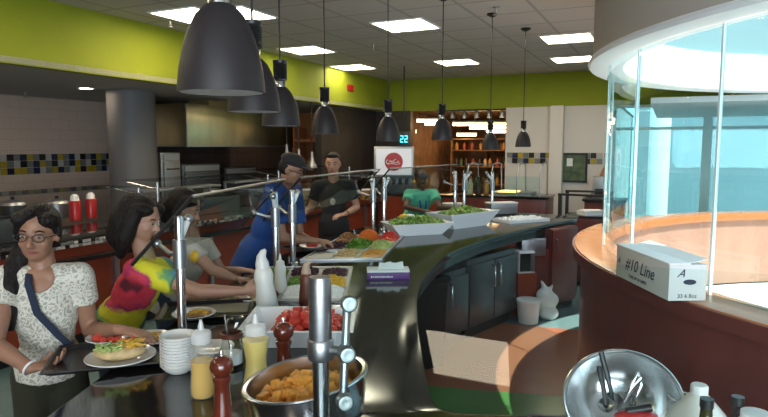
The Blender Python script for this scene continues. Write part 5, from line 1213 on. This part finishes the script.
# --- man in blue with a black cap
h0 = D(292, 170, 4.55); E4 = dict(sL=D(294, 189, 4.90), sR=D(272, 190, 4.48), eL=D(300, 236, 4.90), wL=D(321, 246, 4.72), eR=D(283, 238, 4.42), wR=D(318, 241, 4.50))
E4['pel'] = V((h0.x-.30, 4.66, .90))
E4.update(hLd=V((.9, -.2, -.1)), hLn=V((0, 0, -1)), hLs=V((-1, .8, 0)), hRd=V((1, .0, -.1)), hRn=V((0, .2, -1)), hRs=V((1, .9, 0)), front=V((1, -.2, 0)), up=V((.15, 0, 1)))
P4 = person('person in a blue polo shirt and black cap with glasses reaching over the salad bar', (h0.x-.32, 4.66, 0), h0, (.93, -.25, -.35), E4, 'skin_tan', .009, 1.0, dict(shirt='cloth_blue', pants='cloth_black', sleeve=.72, hem=.16, ease=.02))
hairset(P4, [('e', (0, -.03, .01), (.079, .085, .07))], .009)
hh = P4['h']; m = MB(); m.ell(hh(0, -.012, .070), (.088, .102, .058), M=P4['Mh'], n=20); m.ell(hh(0, .10, .052), (.070, .065, .010), M=P4['Mh'], n=16); P4['child']('cap', m, 'cloth_black', .008, 2)
m = MB()
for q in (-1, 1): m.tube([hh(q*.033+.023*math.cos(a), .100, .002+.015*math.sin(a)) for a in [i*2*PI/12 for i in range(13)]], .0025, 6); m.tube([hh(q*.056, .098, .006), hh(q*.077, 0, .004)], .0025, 6)
P4['child']('glasses', m, 'black')
P4['child']('sleeve_trim', MB().lathe([(.062, -.006), (.066, -.006), (.066, .006), (.062, .006)], 20, c=lerp(E4['sR'], E4['eR'], .66), M=frame(E4['eR']-E4['sR']), close=True), 'white')
# --- man in black
h0 = D(333, 164, 6.0); F5 = dict(sL=D(349, 185, 6.05), sR=D(318, 186, 6.05), eL=D(357, 207, 6.1), wL=D(345, 214, 5.85), eR=D(311, 207, 6.1), wR=D(306, 212, 5.8))
F5['pel'] = V((h0.x, 6.05, .93))
F5.update(hLd=V((-.8, -.6, -.1)), hLn=V((0, .3, -1)), hLs=V((1, .6, 0)), hRd=V((-.2, -1, -.1)), hRn=V((0, 0, -1)), hRs=V((1, .7, 0)), front=V((0, -1, 0)), up=V((0, 0, 1)))
P5 = person('person with short dark hair in a black T-shirt standing behind the long glass guard', (h0.x, 6.05, 0), h0, (-.05, -1, -.08), F5, 'skin_light', .010, 1.0, dict(shirt='cloth_black', pants='cloth_black', sleeve=.60, hem=.12, ease=.016))
hairset(P5, [('e', (0, -.026, .045), (.078, .088, .075)), ('e', (0, .03, .085), (.055, .05, .025))], .009)
P5['child']('chest_print', MB().ell(P5['sm']-P5['up']*.15+P5['fw']*.105, (.030, .014, .038), n=12), 'cloth_cream')
P5['child']('watch', MB().lathe([(.026, -.008), (.030, -.008), (.030, .008), (.026, .008)], 16, c=lerp(F5['eL'], F5['wL'], .92), M=frame(F5['wL']-F5['eL']), close=True), 'black')
# --- woman in mint behind the white dishes
h0 = D(421, 178, 7.1); G6 = dict(sL=D(434, 194, 7.2), sR=D(409, 194, 7.1), eL=D(439, 208, 7.0), wL=D(452, 208, 6.85), eR=D(406, 207, 6.95), wR=D(424, 211, 6.8))
G6['pel'] = V((h0.x-.05, 7.35, .85))
G6.update(hLd=V((1, -.3, -.1)), hLn=V((0, 0, -1)), hLs=V((-1, .6, 0)), hRd=V((1, -.3, 0)), hRn=V((0, 0, -1)), hRs=V((1, .6, 0)), front=V((.3, -1, 0)), up=V((0, 0, 1)))
P6 = person('person in mint green shirt and dark visor behind the white salad dishes', (h0.x-.08, 7.4, 0), h0, (.35, -1, -.35), G6, 'skin_dark', .010, .95, dict(shirt='cloth_mint', pants='cloth_black', sleeve=.50, hem=.12, ease=.018))
hairset(P6, [('e', (0, -.03, .03), (.083, .090, .085)), ('e', (0, -.10, .06), (.05, .05, .05))], .010)
hh = P6['h']; P6['child']('visor', MB().ell(hh(0, .085, .060), (.075, .06, .014), M=P6['Mh'], n=16), 'cloth_navy', .008, 1)
for q in (-1, 1): P6['child']('earring', MB().ell(hh(q*.082, 0, -.045), (.012, .012, .014), n=10), 'corn')
P6['child']('lanyard', MB().tube([P6['sm']-P6['ax']*.05+P6['up']*.05, P6['sm']-P6['up']*.10+P6['fw']*.145-P6['ax']*.03, P6['sm']-P6['up']*.24+P6['fw']*.155, P6['sm']-P6['up']*.10+P6['fw']*.145+P6['ax']*.03, P6['sm']+P6['ax']*.05+P6['up']*.05], .010, 8), 'cloth_blue')
